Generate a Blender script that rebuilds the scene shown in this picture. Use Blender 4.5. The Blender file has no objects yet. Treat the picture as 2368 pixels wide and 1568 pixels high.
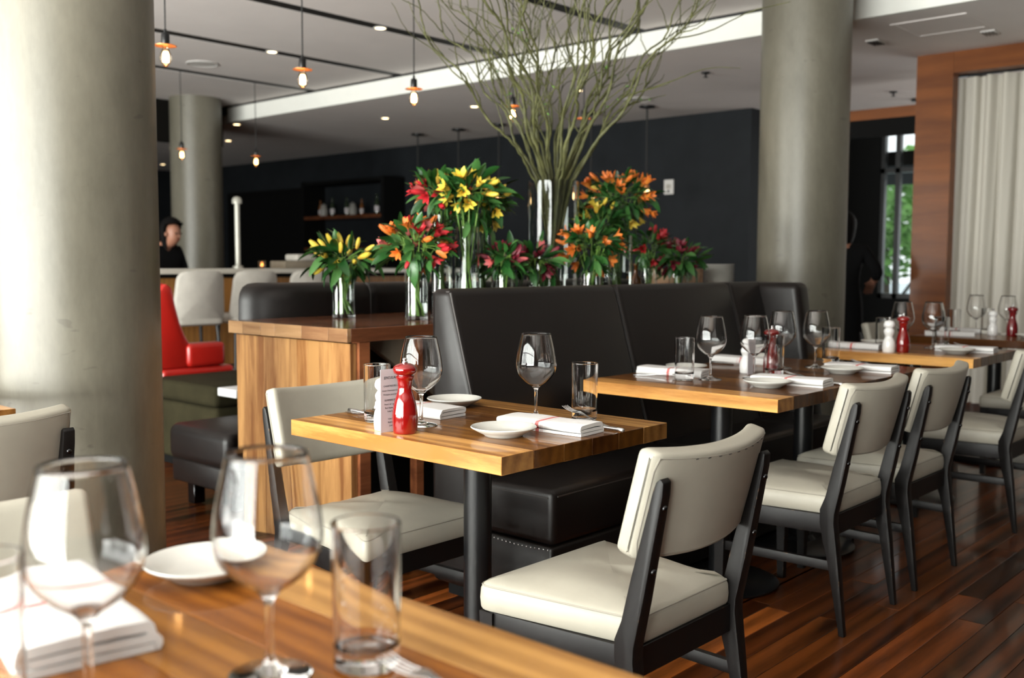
import bpy, bmesh, math, random
from mathutils import Vector, Matrix
PI = math.pi
R = math.radians
scene = bpy.context.scene
col = scene.collection

# ------------------------------------------------------------------ camera
CAM_H = 1.18
F_PX, YAW, PITCH, ROLL = 2333.8, R(42.121), R(4.333), R(0.172)
fw = Vector((math.cos(PITCH) * math.cos(YAW), math.cos(PITCH) * math.sin(YAW), -math.sin(PITCH)))
rt = Vector((math.sin(YAW), -math.cos(YAW), 0))
up = rt.cross(fw)
rt, up = rt * math.cos(ROLL) + up * math.sin(ROLL), up * math.cos(ROLL) - rt * math.sin(ROLL)
cd = bpy.data.cameras.new('camera')
cd.sensor_fit = 'HORIZONTAL'
cd.sensor_width = 36.0
cd.lens = F_PX * 36.0 / 2368.0
cd.clip_start, cd.clip_end = 0.05, 300
cd.dof.use_dof = True
cd.dof.focus_distance = 2.55
cd.dof.aperture_fstop = 3.4
cam = bpy.data.objects.new('camera', cd)
cam.matrix_world = Matrix(((rt.x, up.x, -fw.x, 0), (rt.y, up.y, -fw.y, 0), (rt.z, up.z, -fw.z, CAM_H), (0, 0, 0, 1)))
col.objects.link(cam)
scene.camera = cam

# ------------------------------------------------------------------ view, world, daylight
vs = scene.view_settings
vs.view_transform = 'Standard'
vs.look = 'None'
vs.gamma = 1.0
vs.use_curve_mapping = False
vs.exposure = 0.15
cy = scene.cycles
cy.use_denoising = True
cy.max_bounces = 8
cy.diffuse_bounces = 3
cy.glossy_bounces = 3
cy.transmission_bounces = 8
cy.transparent_max_bounces = 8
cy.use_adaptive_sampling = True
cy.adaptive_threshold = 0.06
cy.adaptive_min_samples = 16
cy.sample_clamp_indirect = 6.0
cy.blur_glossy = 0.5

world = bpy.data.worlds.new('overcast_sky')
scene.world = world
world.use_nodes = True
wb = world.node_tree.nodes['Background']
wb.inputs['Color'].default_value = (0.93, 0.97, 1.0, 1)
wb.inputs['Strength'].default_value = 1.6

WIN_X = -3.3                  # inner face of the glazed wall behind the camera
BAYS = [(-1.25, 0.2), (0.3, 1.85), (1.95, 3.5), (3.6, 5.15), (5.25, 6.8), (6.9, 8.45)]
WIN_Z0, WIN_Z1 = 0.35, 2.85
SKY_W, UPFILL_W = 148.0, 96.0     # watts per square-metre-ish bay: sky light and an added fill that brightens the ceiling
def area(name, loc, rot, sx, sy, watts, color, spread=180):
    ld = bpy.data.lights.new(name, 'AREA')
    ld.shape = 'RECTANGLE'
    ld.size, ld.size_y = sx, sy
    ld.energy = watts
    ld.color = color
    ld.spread = R(spread)
    lo = bpy.data.objects.new(name, ld)
    lo.location, lo.rotation_euler = loc, rot
    col.objects.link(lo)
for y0, y1 in BAYS:           # sky daylight and an added upward fill at each bay
    w, yc = y1 - y0, (y0 + y1) / 2
    area('daylight_sky', (WIN_X - 0.16, yc, (WIN_Z0 + WIN_Z1) / 2), (0, -PI / 2, 0), WIN_Z1 - WIN_Z0, w, SKY_W * w, (1.0, 0.985, 0.95))
    area('ceiling_fill', (WIN_X - 0.30, yc, 0.75), (0, -PI / 2 - R(48), 0), 0.8, w, UPFILL_W * w, (1.0, 0.97, 0.92), 130)  # added lamp tilted up to lighten the ceiling
# light added behind the curtain on the right to brighten it
area('curtain_backlight', (12.44, 1.5, 1.45), (0, PI / 2, 0), 2.5, 2.9, 95.0, (1.0, 0.98, 0.94))

# ------------------------------------------------------------------ materials
MATS = {}
def new_mat(name):
    m = bpy.data.materials.new(name)
    m.use_nodes = True
    nt = m.node_tree
    b = nt.nodes['Principled BSDF']
    MATS[name] = m
    return m, nt, b
def N(nt, t, **kw):
    n = nt.nodes.new(t)
    for k, v in kw.items():
        setattr(n, k, v)
    return n
def L(nt, a, b):
    nt.links.new(a, b)
def srgb(r, g, b):
    f = lambda c: (c / 255 / 12.92) if c <= 10 else ((c / 255 + 0.055) / 1.055) ** 2.4
    return (f(r), f(g), f(b), 1)
def ramp(nt, stops):
    n = N(nt, 'ShaderNodeValToRGB')
    e = n.color_ramp.elements
    while len(e) < len(stops):
        e.new(0.5)
    for el, (p, c) in zip(e, stops):
        el.position = p
        el.color = c if len(c) == 4 else (*c, 1)
    return n
def noise(nt, scale, detail=3, rough=0.55, vec=None, dist=0):
    n = N(nt, 'ShaderNodeTexNoise')
    n.inputs['Scale'].default_value = scale
    n.inputs['Detail'].default_value = detail
    n.inputs['Roughness'].default_value = rough
    n.inputs['Distortion'].default_value = dist
    if vec is not None:
        L(nt, vec, n.inputs['Vector'])
    return n
def bump(nt, b, height, strength=0.2, dist=0.002):
    n = N(nt, 'ShaderNodeBump')
    n.inputs['Strength'].default_value = strength
    n.inputs['Distance'].default_value = dist
    L(nt, height, n.inputs['Height'])
    L(nt, n.outputs['Normal'], b.inputs['Normal'])
def objvec(nt, scale=(1, 1, 1), rnd=True):
    tc = N(nt, 'ShaderNodeTexCoord')
    mp = N(nt, 'ShaderNodeMapping')
    mp.inputs['Scale'].default_value = scale
    L(nt, tc.outputs['Object'], mp.inputs['Vector'])
    if rnd:
        oi = N(nt, 'ShaderNodeObjectInfo')
        mu = N(nt, 'ShaderNodeMath', operation='MULTIPLY')
        mu.inputs[1].default_value = 37.0
        L(nt, oi.outputs['Random'], mu.inputs[0])
        L(nt, mu.outputs[0], mp.inputs['Location'])
    return mp.outputs['Vector']
def plain(name, color, rough=0.5, metal=0.0, spec=0.5, coat=0.0, var=0.0, vscale=8.0, bmp=0.0, bscale=120.0, sheen=0.0):
    m, nt, b = new_mat(name)
    b.inputs['Base Color'].default_value = color
    b.inputs['Roughness'].default_value = rough
    b.inputs['Metallic'].default_value = metal
    b.inputs['Specular IOR Level'].default_value = spec
    b.inputs['Coat Weight'].default_value = coat
    b.inputs['Coat Roughness'].default_value = 0.05
    b.inputs['Sheen Weight'].default_value = sheen
    if var or bmp:
        v = objvec(nt)
        if var:
            n = noise(nt, vscale, 4, 0.6, v)
            c0 = tuple(max(0, c * (1 - var)) for c in color[:3])
            c1 = tuple(min(1, c * (1 + var)) for c in color[:3])
            rp = ramp(nt, [(0.3, c0), (0.7, c1)])
            L(nt, n.outputs['Fac'], rp.inputs['Fac'])
            L(nt, rp.outputs['Color'], b.inputs['Base Color'])
        if bmp:
            n2 = noise(nt, bscale, 4, 0.6, v)
            bump(nt, b, n2.outputs['Fac'], bmp)
    return m
def wood(name, dark, light, axis='y', rough=0.3, coat=0.3, fine=60.0, tint=True, ringscale=3.0, contrast=(0.25, 0.75), endgrain_shade=None, spec=0.2, crough=0.12):
    """grain runs along the object's own axis; Object Info colour tints single boards"""
    m, nt, b = new_mat(name)
    st = {'x': (0.10, 1, 1), 'y': (1, 0.10, 1), 'z': (1, 1, 0.10)}[axis]
    v = objvec(nt, st)
    big = noise(nt, ringscale * 2.2, 3, 0.5, v, 1.2)
    wv = N(nt, 'ShaderNodeTexWave', wave_type='BANDS', bands_direction='X' if axis != 'x' else 'Y')
    wv.inputs['Scale'].default_value = ringscale * 2
    wv.inputs['Distortion'].default_value = 9.0
    wv.inputs['Detail'].default_value = 2.0
    wv.inputs['Detail Scale'].default_value = 0.8
    L(nt, v, wv.inputs['Vector'])
    sm = noise(nt, fine * 2, 4, 0.7, v)
    a1 = N(nt, 'ShaderNodeMath', operation='MULTIPLY_ADD')
    L(nt, wv.outputs['Fac'], a1.inputs[0]); a1.inputs[1].default_value = 0.22
    L(nt, big.outputs['Fac'], a1.inputs[2])
    a2 = N(nt, 'ShaderNodeMath', operation='MULTIPLY_ADD')
    L(nt, sm.outputs['Fac'], a2.inputs[0]); a2.inputs[1].default_value = 0.35
    L(nt, a1.outputs[0], a2.inputs[2])
    a3 = N(nt, 'ShaderNodeMath', operation='SUBTRACT')
    L(nt, a2.outputs[0], a3.inputs[0]); a3.inputs[1].default_value = 0.28
    rp = ramp(nt, [(contrast[0], dark), (contrast[1], light)])
    L(nt, a3.outputs[0], rp.inputs['Fac'])
    out = rp.outputs['Color']
    if tint:
        oi = N(nt, 'ShaderNodeObjectInfo')
        mx = N(nt, 'ShaderNodeMix', data_type='RGBA', blend_type='MULTIPLY')
        mx.inputs[0].default_value = 1.0
        L(nt, out, mx.inputs[6]); L(nt, oi.outputs['Color'], mx.inputs[7])
        out = mx.outputs[2]
    if endgrain_shade:                      # sawn ends darkened: partly end grain, partly shade put into the colour
        tcn = N(nt, 'ShaderNodeTexCoord'); sx = N(nt, 'ShaderNodeSeparateXYZ'); L(nt, tcn.outputs['Normal'], sx.inputs[0])
        ab = N(nt, 'ShaderNodeMath', operation='ABSOLUTE'); L(nt, sx.outputs['XYZ'.index(axis.upper())], ab.inputs[0])
        er = ramp(nt, [(0.6, (1, 1, 1)), (0.8, (endgrain_shade, endgrain_shade * .9, endgrain_shade * .8))]); L(nt, ab.outputs[0], er.inputs['Fac'])
        m2 = N(nt, 'ShaderNodeMix', data_type='RGBA', blend_type='MULTIPLY'); m2.inputs[0].default_value = 1.0
        L(nt, out, m2.inputs[6]); L(nt, er.outputs['Color'], m2.inputs[7]); out = m2.outputs[2]
    L(nt, out, b.inputs['Base Color'])
    b.inputs['Roughness'].default_value = rough
    b.inputs['Coat Weight'].default_value = coat
    b.inputs['Coat Roughness'].default_value = crough
    b.inputs['Specular IOR Level'].default_value = spec
    bump(nt, b, a2.outputs[0], 0.08, 0.001)
    return m
def emit(name, color, strength):
    m, nt, b = new_mat(name)
    b.inputs['Base Color'].default_value = (0, 0, 0, 1)
    b.inputs['Emission Color'].default_value = color
    b.inputs['Emission Strength'].default_value = strength
    return m
def thin_glass(name, tint=(1, 1, 1, 1), refl=0.10):
    """single-sheet glazing: lets light straight through, mirrors a little by angle"""
    m, nt, b = new_mat(name)
    nt.nodes.remove(b)
    tr = N(nt, 'ShaderNodeBsdfTransparent'); tr.inputs['Color'].default_value = tint
    gl = N(nt, 'ShaderNodeBsdfGlossy'); gl.inputs['Roughness'].default_value = 0.02
    fr = N(nt, 'ShaderNodeLayerWeight'); fr.inputs['Blend'].default_value = 0.25
    mu = N(nt, 'ShaderNodeMath', operation='MULTIPLY_ADD'); mu.inputs[1].default_value = 0.7; mu.inputs[2].default_value = refl * 0.4
    mx = N(nt, 'ShaderNodeMixShader')
    L(nt, fr.outputs['Fresnel'], mu.inputs[0]); L(nt, mu.outputs[0], mx.inputs['Fac'])
    L(nt, tr.outputs[0], mx.inputs[1]); L(nt, gl.outputs[0], mx.inputs[2])
    L(nt, mx.outputs[0], nt.nodes['Material Output'].inputs['Surface'])
    return m
def glass(name, color=(1, 1, 1, 1), ior=1.48, rough=0.0):
    m, nt, b = new_mat(name)
    b.inputs['Base Color'].default_value = color
    b.inputs['Roughness'].default_value = rough
    b.inputs['IOR'].default_value = ior
    b.inputs['Transmission Weight'].default_value = 1.0
    return m

plain('ceiling_paint', (0.76, 0.715, 0.695, 1), 0.9, spec=0.15, var=0.03, vscale=2, bmp=0.05)
plain('fascia_paint', (0.74, 0.74, 0.70, 1), 0.75, var=0.02)
plain('soffit_dark', (0.008, 0.007, 0.006, 1), 0.8, spec=0.1)
plain('wall_charcoal', (0.014, 0.0160, 0.0185, 1), 0.6, spec=0.12, var=0.15, vscale=3, bmp=0.15)
plain('wall_black', (0.004, 0.004, 0.004, 1), 0.7, spec=0.1)
plain('wall_unseen_dark', (0.035, 0.033, 0.03, 1), 0.8)  # unseen walls, kept dark to hold down bounced light
plain('slot_black', (0.006, 0.006, 0.006, 1), 0.6)
def concrete():
    m, nt, b = new_mat('column_concrete')
    v = objvec(nt, (1, 1, 0.35), False)
    n1 = noise(nt, 2.2, 5, 0.6, v, 0.6)
    n2 = noise(nt, 60, 3, 0.6, v)
    ad = N(nt, 'ShaderNodeMath', operation='MULTIPLY_ADD'); ad.inputs[1].default_value = 0.18
    L(nt, n2.outputs['Fac'], ad.inputs[0]); L(nt, n1.outputs['Fac'], ad.inputs[2])
    rp = ramp(nt, [(0.40, (0.096, 0.088, 0.066)), (0.62, (0.140, 0.129, 0.099)), (0.82, (0.185, 0.171, 0.135))])
    L(nt, ad.outputs[0], rp.inputs['Fac'])
    # scuffs: sparse dark flecks
    vv = objvec(nt, (1, 1, 2.4), False)
    sc = noise(nt, 9, 2, 0.5, vv)
    sr = ramp(nt, [(0.70, (1, 1, 1)), (0.74, (0.55, 0.55, 0.55))])
    L(nt, sc.outputs['Fac'], sr.inputs['Fac'])
    mx = N(nt, 'ShaderNodeMix', data_type='RGBA', blend_type='MULTIPLY'); mx.inputs[0].default_value = 0.5
    L(nt, rp.outputs['Color'], mx.inputs[6]); L(nt, sr.outputs['Color'], mx.inputs[7])
    L(nt, mx.outputs[2], b.inputs['Base Color'])
    b.inputs['Roughness'].default_value = 0.42
    bump(nt, b, ad.outputs[0], 0.12, 0.004)
concrete()
wood('floor_wood', (0.015, 0.0045, 0.0016), (0.135, 0.036, 0.008), 'x', 0.3, 0.30, 50, True, 2.0, spec=0.1, crough=0.10)
wood('table_wood', (0.19, 0.062, 0.009), (0.48, 0.205, 0.036), 'y', 0.34, 0.32, 60, True, 4.0, endgrain_shade=0.42, spec=0.1, crough=0.07)
wood('panel_wood', (0.22, 0.095, 0.036), (0.52, 0.29, 0.118), 'z', 0.38, 0.1, 45, True, 5.0, (0.33, 0.68))
wood('slab_wood', (0.20, 0.10, 0.05), (0.42, 0.25, 0.125), 'y', 0.25, 0.4, 45, True, 4.0)
wood('slab_wood_dark', (0.055, 0.018, 0.008), (0.13, 0.045, 0.018), 'x', 0.2, 0.5, 45, True, 3.0)
wood('frame_wood', (0.13, 0.036, 0.006), (0.23, 0.070, 0.014), 'y', 0.45, 0.05, 60, True, 3.0)
wood('bar_wood', (0.20, 0.085, 0.02), (0.33, 0.15, 0.04), 'z', 0.5, 0.05, 40, True, 3.0)
plain('leather_cream', (0.375, 0.352, 0.292, 1), 0.42, spec=0.35, var=0.07, vscale=5, bmp=0.12, bscale=35)
plain('leather_cream_seam', (0.30, 0.28, 0.235, 1), 0.5)
plain('leather_dark', (0.0058, 0.0039, 0.0033, 1), 0.40, spec=0.32, var=0.15, vscale=6, bmp=0.14, bscale=28)
plain('leather_seam', (0.022, 0.017, 0.015, 1), 0.5)
plain('leather_red', (0.36, 0.011, 0.007, 1), 0.28, spec=0.6, var=0.08, vscale=5)
plain('velvet_olive', (0.022, 0.019, 0.009, 1), 0.9, spec=0.1, var=0.25, vscale=6)
plain('stool_fabric', (0.40, 0.375, 0.335, 1), 0.75, var=0.06, vscale=14, bmp=0.1)
plain('metal_black', (0.006, 0.006, 0.0065, 1), 0.30, spec=0.45)
plain('steel', (0.62, 0.62, 0.62, 1), 0.16, metal=1.0)
plain('steel_dark', (0.06, 0.06, 0.062, 1), 0.25, metal=1.0)
plain('brass', (0.55, 0.45, 0.26, 1), 0.3, metal=1.0)
plain('pale_metal', (0.42, 0.41, 0.36, 1), 0.4, metal=0.3)
plain('copper', (0.65, 0.26, 0.09, 1), 0.35, metal=0.7)
plain('cord_black', (0.010, 0.010, 0.010, 1), 0.7)
plain('porcelain', (0.64, 0.635, 0.59, 1), 0.22, coat=0.4)
plain('gloss_red', (0.20, 0.0032, 0.0026, 1), 0.12, coat=1.0)
plain('gloss_dark_red', (0.14, 0.006, 0.008, 1), 0.15, coat=0.8)
plain('gloss_white', (0.85, 0.84, 0.83, 1), 0.2, coat=0.6)
plain('paper', (0.52, 0.475, 0.49, 1), 0.8)
plain('ink', (0.03, 0.03, 0.035, 1), 0.8)
plain('plastic_white', (0.62, 0.60, 0.58, 1), 0.5)
plain('stone_top', (0.50, 0.47, 0.41, 1), 0.3, var=0.1)
plain('stem_green', (0.15, 0.29, 0.05, 1), 0.5, var=0.25, vscale=20)
plain('willow_bark', (0.078, 0.080, 0.026, 1), 0.65, var=0.6, vscale=14)
plain('willow_leaf', (0.12, 0.28, 0.03, 1), 0.5)
plain('skin', (0.30, 0.135, 0.085, 1), 0.5)
plain('hair_dark', (0.004, 0.0035, 0.0035, 1), 0.7, spec=0.1)
plain('cloth_black', (0.005, 0.005, 0.0055, 1), 0.9, spec=0.1)
plain('aluminium', (0.16, 0.165, 0.17, 1), 0.4, metal=0.6)
plain('grey_top', (0.55, 0.55, 0.55, 1), 0.4)
plain('bottle_dark', (0.02, 0.03, 0.015, 1), 0.1, coat=0.5)
plain('bottle_amber', (0.16, 0.055, 0.012, 1), 0.15, coat=0.5)
plain('tree_leaf', (0.10, 0.24, 0.045, 1), 0.7, var=0.4, vscale=2)
plain('trunk', (0.06, 0.045, 0.03, 1), 0.9)
plain('water', (0.30, 0.42, 0.48, 1), 0.25)
plain('pavement', (0.45, 0.45, 0.44, 1), 0.9, var=0.1)
plain('rail_white', (0.75, 0.80, 0.82, 1), 0.4)
def leafmat():
    m, nt, b = new_mat('leaf_green')
    oi = N(nt, 'ShaderNodeObjectInfo')
    rp = ramp(nt, [(0.0, (0.008, 0.045, 0.009)), (0.5, (0.022, 0.100, 0.018)), (1.0, (0.075, 0.20, 0.05))])
    L(nt, oi.outputs['Random'], rp.inputs['Fac'])
    L(nt, rp.outputs['Color'], b.inputs['Base Color'])
    b.inputs['Roughness'].default_value = 0.36
leafmat()
def petalmat(name, base, tip):
    m, nt, b = new_mat(name)
    tc = N(nt, 'ShaderNodeTexCoord')
    sp = N(nt, 'ShaderNodeSeparateXYZ')
    L(nt, tc.outputs['Object'], sp.inputs[0])
    mr = N(nt, 'ShaderNodeMapRange')
    mr.inputs['From Min'].default_value = 0.0; mr.inputs['From Max'].default_value = 0.045
    L(nt, sp.outputs['Z'], mr.inputs['Value'])
    n = noise(nt, 90, 2, 0.5, objvec(nt))
    ad = N(nt, 'ShaderNodeMath', operation='MULTIPLY_ADD'); ad.inputs[1].default_value = 0.5
    L(nt, n.outputs['Fac'], ad.inputs[0]); L(nt, mr.outputs[0], ad.inputs[2])
    rp = ramp(nt, [(0.2, base), (0.9, tip)])
    L(nt, ad.outputs[0], rp.inputs['Fac'])
    L(nt, rp.outputs['Color'], b.inputs['Base Color'])
    b.inputs['Roughness'].default_value = 0.5
petalmat('petal_yellow', (0.70, 0.36, 0.05), (0.78, 0.60, 0.07))
petalmat('petal_orange', (0.60, 0.24, 0.03), (0.78, 0.20, 0.03))
petalmat('petal_red', (0.28, 0.01, 0.015), (0.55, 0.02, 0.03))
petalmat('petal_pink', (0.60, 0.12, 0.09), (0.62, 0.14, 0.14))
petalmat('petal_burgundy', (0.10, 0.006, 0.015), (0.20, 0.012, 0.03))
def framewood():
    m, nt, b = new_mat('chair_black')
    bv = N(nt, 'ShaderNodeBevel', samples=2); bv.inputs['Radius'].default_value = 0.004
    ge = N(nt, 'ShaderNodeNewGeometry')
    dp = N(nt, 'ShaderNodeVectorMath', operation='DOT_PRODUCT')
    L(nt, bv.outputs[0], dp.inputs[0]); L(nt, ge.outputs['Normal'], dp.inputs[1])
    v = objvec(nt)
    n = noise(nt, 34, 4, 0.7, v)
    rp = ramp(nt, [(0.60, (0, 0, 0)), (0.66, (1, 1, 1))]); L(nt, n.outputs['Fac'], rp.inputs['Fac'])
    ed = ramp(nt, [(0.80, (1, 1, 1)), (0.93, (0, 0, 0))]); L(nt, dp.outputs['Value'], ed.inputs['Fac'])
    mu = N(nt, 'ShaderNodeMath', operation='MULTIPLY'); L(nt, rp.outputs['Color'], mu.inputs[0]); L(nt, ed.outputs['Color'], mu.inputs[1])
    mx = N(nt, 'ShaderNodeMix', data_type='RGBA')
    mx.inputs[6].default_value = (0.0050, 0.0040, 0.0038, 1); mx.inputs[7].default_value = (0.36, 0.21, 0.12, 1)
    L(nt, mu.outputs[0], mx.inputs[0]); L(nt, mx.outputs[2], b.inputs['Base Color'])
    b.inputs['Roughness'].default_value = 0.44
    b.inputs['Specular IOR Level'].default_value = 0.30
framewood()
def napkinmat():
    m, nt, b = new_mat('napkin_cloth')
    tc = N(nt, 'ShaderNodeTexCoord')
    sp = N(nt, 'ShaderNodeSeparateXYZ'); L(nt, tc.outputs['Object'], sp.inputs[0])
    # woven stripes across the napkin's length: one broad red band flanked by thin lines
    rp = N(nt, 'ShaderNodeValToRGB'); rp.color_ramp.interpolation = 'CONSTANT'
    W = (0.72, 0.71, 0.70, 1); RD = (0.58, 0.16, 0.15, 1); TH = (0.60, 0.42, 0.42, 1)
    st = [(0, W), (0.30, TH), (0.315, W), (0.35, TH), (0.365, W), (0.44, RD), (0.56, W), (0.635, TH), (0.65, W), (0.685, TH), (0.70, W)]
    e = rp.color_ramp.elements
    while len(e) < len(st): e.new(0.5)
    for el, (p, c) in zip(e, st): el.position = p; el.color = c
    mr = N(nt, 'ShaderNodeMapRange'); mr.inputs['From Min'].default_value = -0.045; mr.inputs['From Max'].default_value = 0.045
    L(nt, sp.outputs['Y'], mr.inputs['Value']); L(nt, mr.outputs[0], rp.inputs['Fac'])
    L(nt, rp.outputs['Color'], b.inputs['Base Color'])
    b.inputs['Roughness'].default_value = 0.85
    n = noise(nt, 500, 2, 0.5, tc.outputs['Object']); bump(nt, b, n.outputs['Fac'], 0.1, 0.001)
napkinmat()
def curtainmat():
    m, nt, b = new_mat('curtain_cloth')
    nt.nodes.remove(b)
    d = N(nt, 'ShaderNodeBsdfDiffuse'); d.inputs['Color'].default_value = (0.60, 0.57, 0.50, 1)
    t = N(nt, 'ShaderNodeBsdfTranslucent'); t.inputs['Color'].default_value = (0.60, 0.58, 0.52, 1)
    mx = N(nt, 'ShaderNodeMixShader'); mx.inputs['Fac'].default_value = 0.4
    L(nt, d.outputs[0], mx.inputs[1]); L(nt, t.outputs[0], mx.inputs[2])
    L(nt, mx.outputs[0], nt.nodes['Material Output'].inputs['Surface'])
curtainmat()
glass('clear_glass', (1, 1, 1, 1), 1.47)
glass('vase_glass', (0.97, 1.0, 0.985, 1), 1.47)
glass('vase_water', (0.97, 1.0, 0.97, 1), 1.33)
thin_glass('window_glass', (0.96, 0.98, 0.97, 1), 0.1)
thin_glass('bulb_glass', (1.0, 0.93, 0.82, 1), 0.06)
emit('filament', (1.0, 0.55, 0.20, 1), 55)
emit('filament_far', (1.0, 0.50, 0.16, 1), 32)
emit('downlight', (1.0, 0.74, 0.40, 1), 9)
emit('candle', (1.0, 0.35, 0.08, 1), 6)
emit('red_glow', (1.0, 0.10, 0.06, 1), 2)

# ------------------------------------------------------------------ mesh helpers
def mesh_from(name, verts, faces, mat=None, smooth=False, autosmooth=None):
    me = bpy.data.meshes.new(name)
    me.from_pydata([tuple(v) for v in verts], [], faces)
    bm = bmesh.new(); bm.from_mesh(me)
    bmesh.ops.recalc_face_normals(bm, faces=bm.faces)
    bm.to_mesh(me); bm.free()
    if mat: me.materials.append(MATS[mat])
    if smooth:
        for p in me.polygons: p.use_smooth = True
        if autosmooth is not None:
            me.set_sharp_from_angle(angle=R(autosmooth))
    me.update()
    return me
CACHE = {}
def cached(key, fn):
    if key not in CACHE: CACHE[key] = fn()
    return CACHE[key]
def put(name, me, parent=None, loc=(0, 0, 0), rot=(0, 0, 0), scale=(1, 1, 1), color=None):
    o = bpy.data.objects.new(name, me)
    o.location, o.rotation_euler, o.scale = loc, rot, scale
    if parent is not None: o.parent = parent
    if color is not None: o.color = (*color, 1) if len(color) == 3 else color
    col.objects.link(o)
    return o
def tag(o, label, cat, group=None, kind=None):
    o['label'] = label; o['category'] = cat
    if group: o['group'] = group
    if kind: o['kind'] = kind
    return o
def thing(name, label, cat, loc=(0, 0, 0), rotz=0.0, group=None):
    o = bpy.data.objects.new(name, None)
    o.empty_display_size = 0.05
    o.location = loc; o.rotation_euler = (0, 0, rotz)
    col.objects.link(o)
    return tag(o, label, cat, group)
def struct(name, me, label=None, loc=(0, 0, 0), parent=None):
    o = put(name, me, parent, loc)
    if parent is None:
        o['kind'] = 'structure'
        if label: o['label'] = label
    return o
def box_mesh(name, x0, x1, y0, y1, z0, z1, mat, bevel=0.0, seg=2):
    bm = bmesh.new()
    bmesh.ops.create_cube(bm, size=1)
    for v in bm.verts:
        v.co = Vector(((x0 + x1) / 2 + v.co.x * (x1 - x0), (y0 + y1) / 2 + v.co.y * (y1 - y0), (z0 + z1) / 2 + v.co.z * (z1 - z0)))
    if bevel > 0:
        bmesh.ops.bevel(bm, geom=list(bm.edges), offset=bevel, segments=seg, profile=0.5, affect='EDGES')
    me = bpy.data.meshes.new(name)
    bm.to_mesh(me); bm.free()
    me.materials.append(MATS[mat])
    if bevel > 0:
        for p in me.polygons: p.use_smooth = True
        me.set_sharp_from_angle(angle=R(40))
    return me
def box(name, x0, x1, y0, y1, z0, z1, mat, parent=None, bevel=0.0, seg=2, color=None, key=None):
    me = cached(key, lambda: box_mesh(name, x0, x1, y0, y1, z0, z1, mat, bevel, seg)) if key else box_mesh(name, x0, x1, y0, y1, z0, z1, mat, bevel, seg)
    return put(name, me, parent, color=color)
def lathe_mesh(name, prof, mat, seg=40, smooth=True, sharp=None):
    """prof: list of (r, z); r=0 ends become poles"""
    verts, rings = [], []
    for r, z in prof:
        if r < 1e-6:
            rings.append([len(verts)]); verts.append((0, 0, z))
        else:
            rings.append(list(range(len(verts), len(verts) + seg)))
            verts += [(r * math.cos(2 * PI * i / seg), r * math.sin(2 * PI * i / seg), z) for i in range(seg)]
    faces = []
    for a, b in zip(rings, rings[1:]):
        for i in range(seg):
            j = (i + 1) % seg
            if len(a) == 1 and len(b) == 1: break
            if len(a) == 1: faces.append((a[0], b[i], b[j]))
            elif len(b) == 1: faces.append((a[i], a[j], b[0]))
            else: faces.append((a[i], a[j], b[j], b[i]))
    return mesh_from(name, verts, faces, mat, smooth, sharp)
def supported(prof, d=.0014):
    """extra rings close to the ends of long straight runs, so smooth shading does not bend across them"""
    out = [prof[0]]
    for a, b in zip(prof, prof[1:]):
        l = math.hypot(b[0] - a[0], b[1] - a[1])
        if l > d * 4:
            for t in (d / l, 1 - d / l): out.append((a[0] + (b[0] - a[0]) * t, a[1] + (b[1] - a[1]) * t))
        out.append(b)
    return out
def smooth_prof(pts, n=6):
    """Catmull-Rom through (r,z) points"""
    out = []
    P = [pts[0]] + list(pts) + [pts[-1]]
    for i in range(1, len(P) - 2):
        p0, p1, p2, p3 = P[i - 1], P[i], P[i + 1], P[i + 2]
        for k in range(n):
            t = k / n
            out.append(tuple(max(0.0, 0.5 * (2 * p1[d] + (p2[d] - p0[d]) * t + (2 * p0[d] - 5 * p1[d] + 4 * p2[d] - p3[d]) * t * t + (3 * p1[d] - p0[d] - 3 * p2[d] + p3[d]) * t ** 3)) if d == 0 else
                             0.5 * (2 * p1[d] + (p2[d] - p0[d]) * t + (2 * p0[d] - 5 * p1[d] + 4 * p2[d] - p3[d]) * t * t + (3 * p1[d] - p0[d] - 3 * p2[d] + p3[d]) * t ** 3) for d in (0, 1)))
    out.append(pts[-1])
    return out
def tube_geo(pts, radii, seg=6, caps=True, flat=None):
    pts = [Vector(p) for p in pts]
    if not hasattr(radii, '__len__'): radii = [radii] * len(pts)
    verts, faces = [], []
    t = (pts[1] - pts[0]).normalized()
    ref = Vector((0, 0, 1)) if abs(t.z) < 0.9 else Vector((1, 0, 0))
    nrm = t.cross(ref).normalized()
    for i, p in enumerate(pts):
        if i == 0: t = (pts[1] - pts[0])
        elif i == len(pts) - 1: t = (pts[-1] - pts[-2])
        else: t = (pts[i + 1] - pts[i - 1])
        t = t.normalized() if t.length > 1e-9 else Vector((0, 0, 1))
        nrm = (nrm - t * nrm.dot(t))
        nrm = nrm.normalized() if nrm.length > 1e-6 else t.orthogonal().normalized()
        bn = t.cross(nrm)
        for k in range(seg):
            a = 2 * PI * k / seg
            verts.append(p + (nrm * math.cos(a) + bn * math.sin(a)) * radii[i])
    for i in range(len(pts) - 1):
        for k in range(seg):
            j = (k + 1) % seg
            faces.append((i * seg + k, i * seg + j, (i + 1) * seg + j, (i + 1) * seg + k))
    if caps:
        faces.append(tuple(range(seg)))
        faces.append(tuple((len(pts) - 1) * seg + k for k in range(seg)))
    return verts, faces
def tube_mesh(name, pts, radii, mat, seg=8):
    v, f = tube_geo(pts, radii, seg)
    return mesh_from(name, v, f, mat, True, 60)
def join_geo(geos):
    V, Fc = [], []
    for v, f in geos:
        o = len(V); V += [tuple(a) for a in v]; Fc += [tuple(i + o for i in q) for q in f]
    return V, Fc
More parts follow.
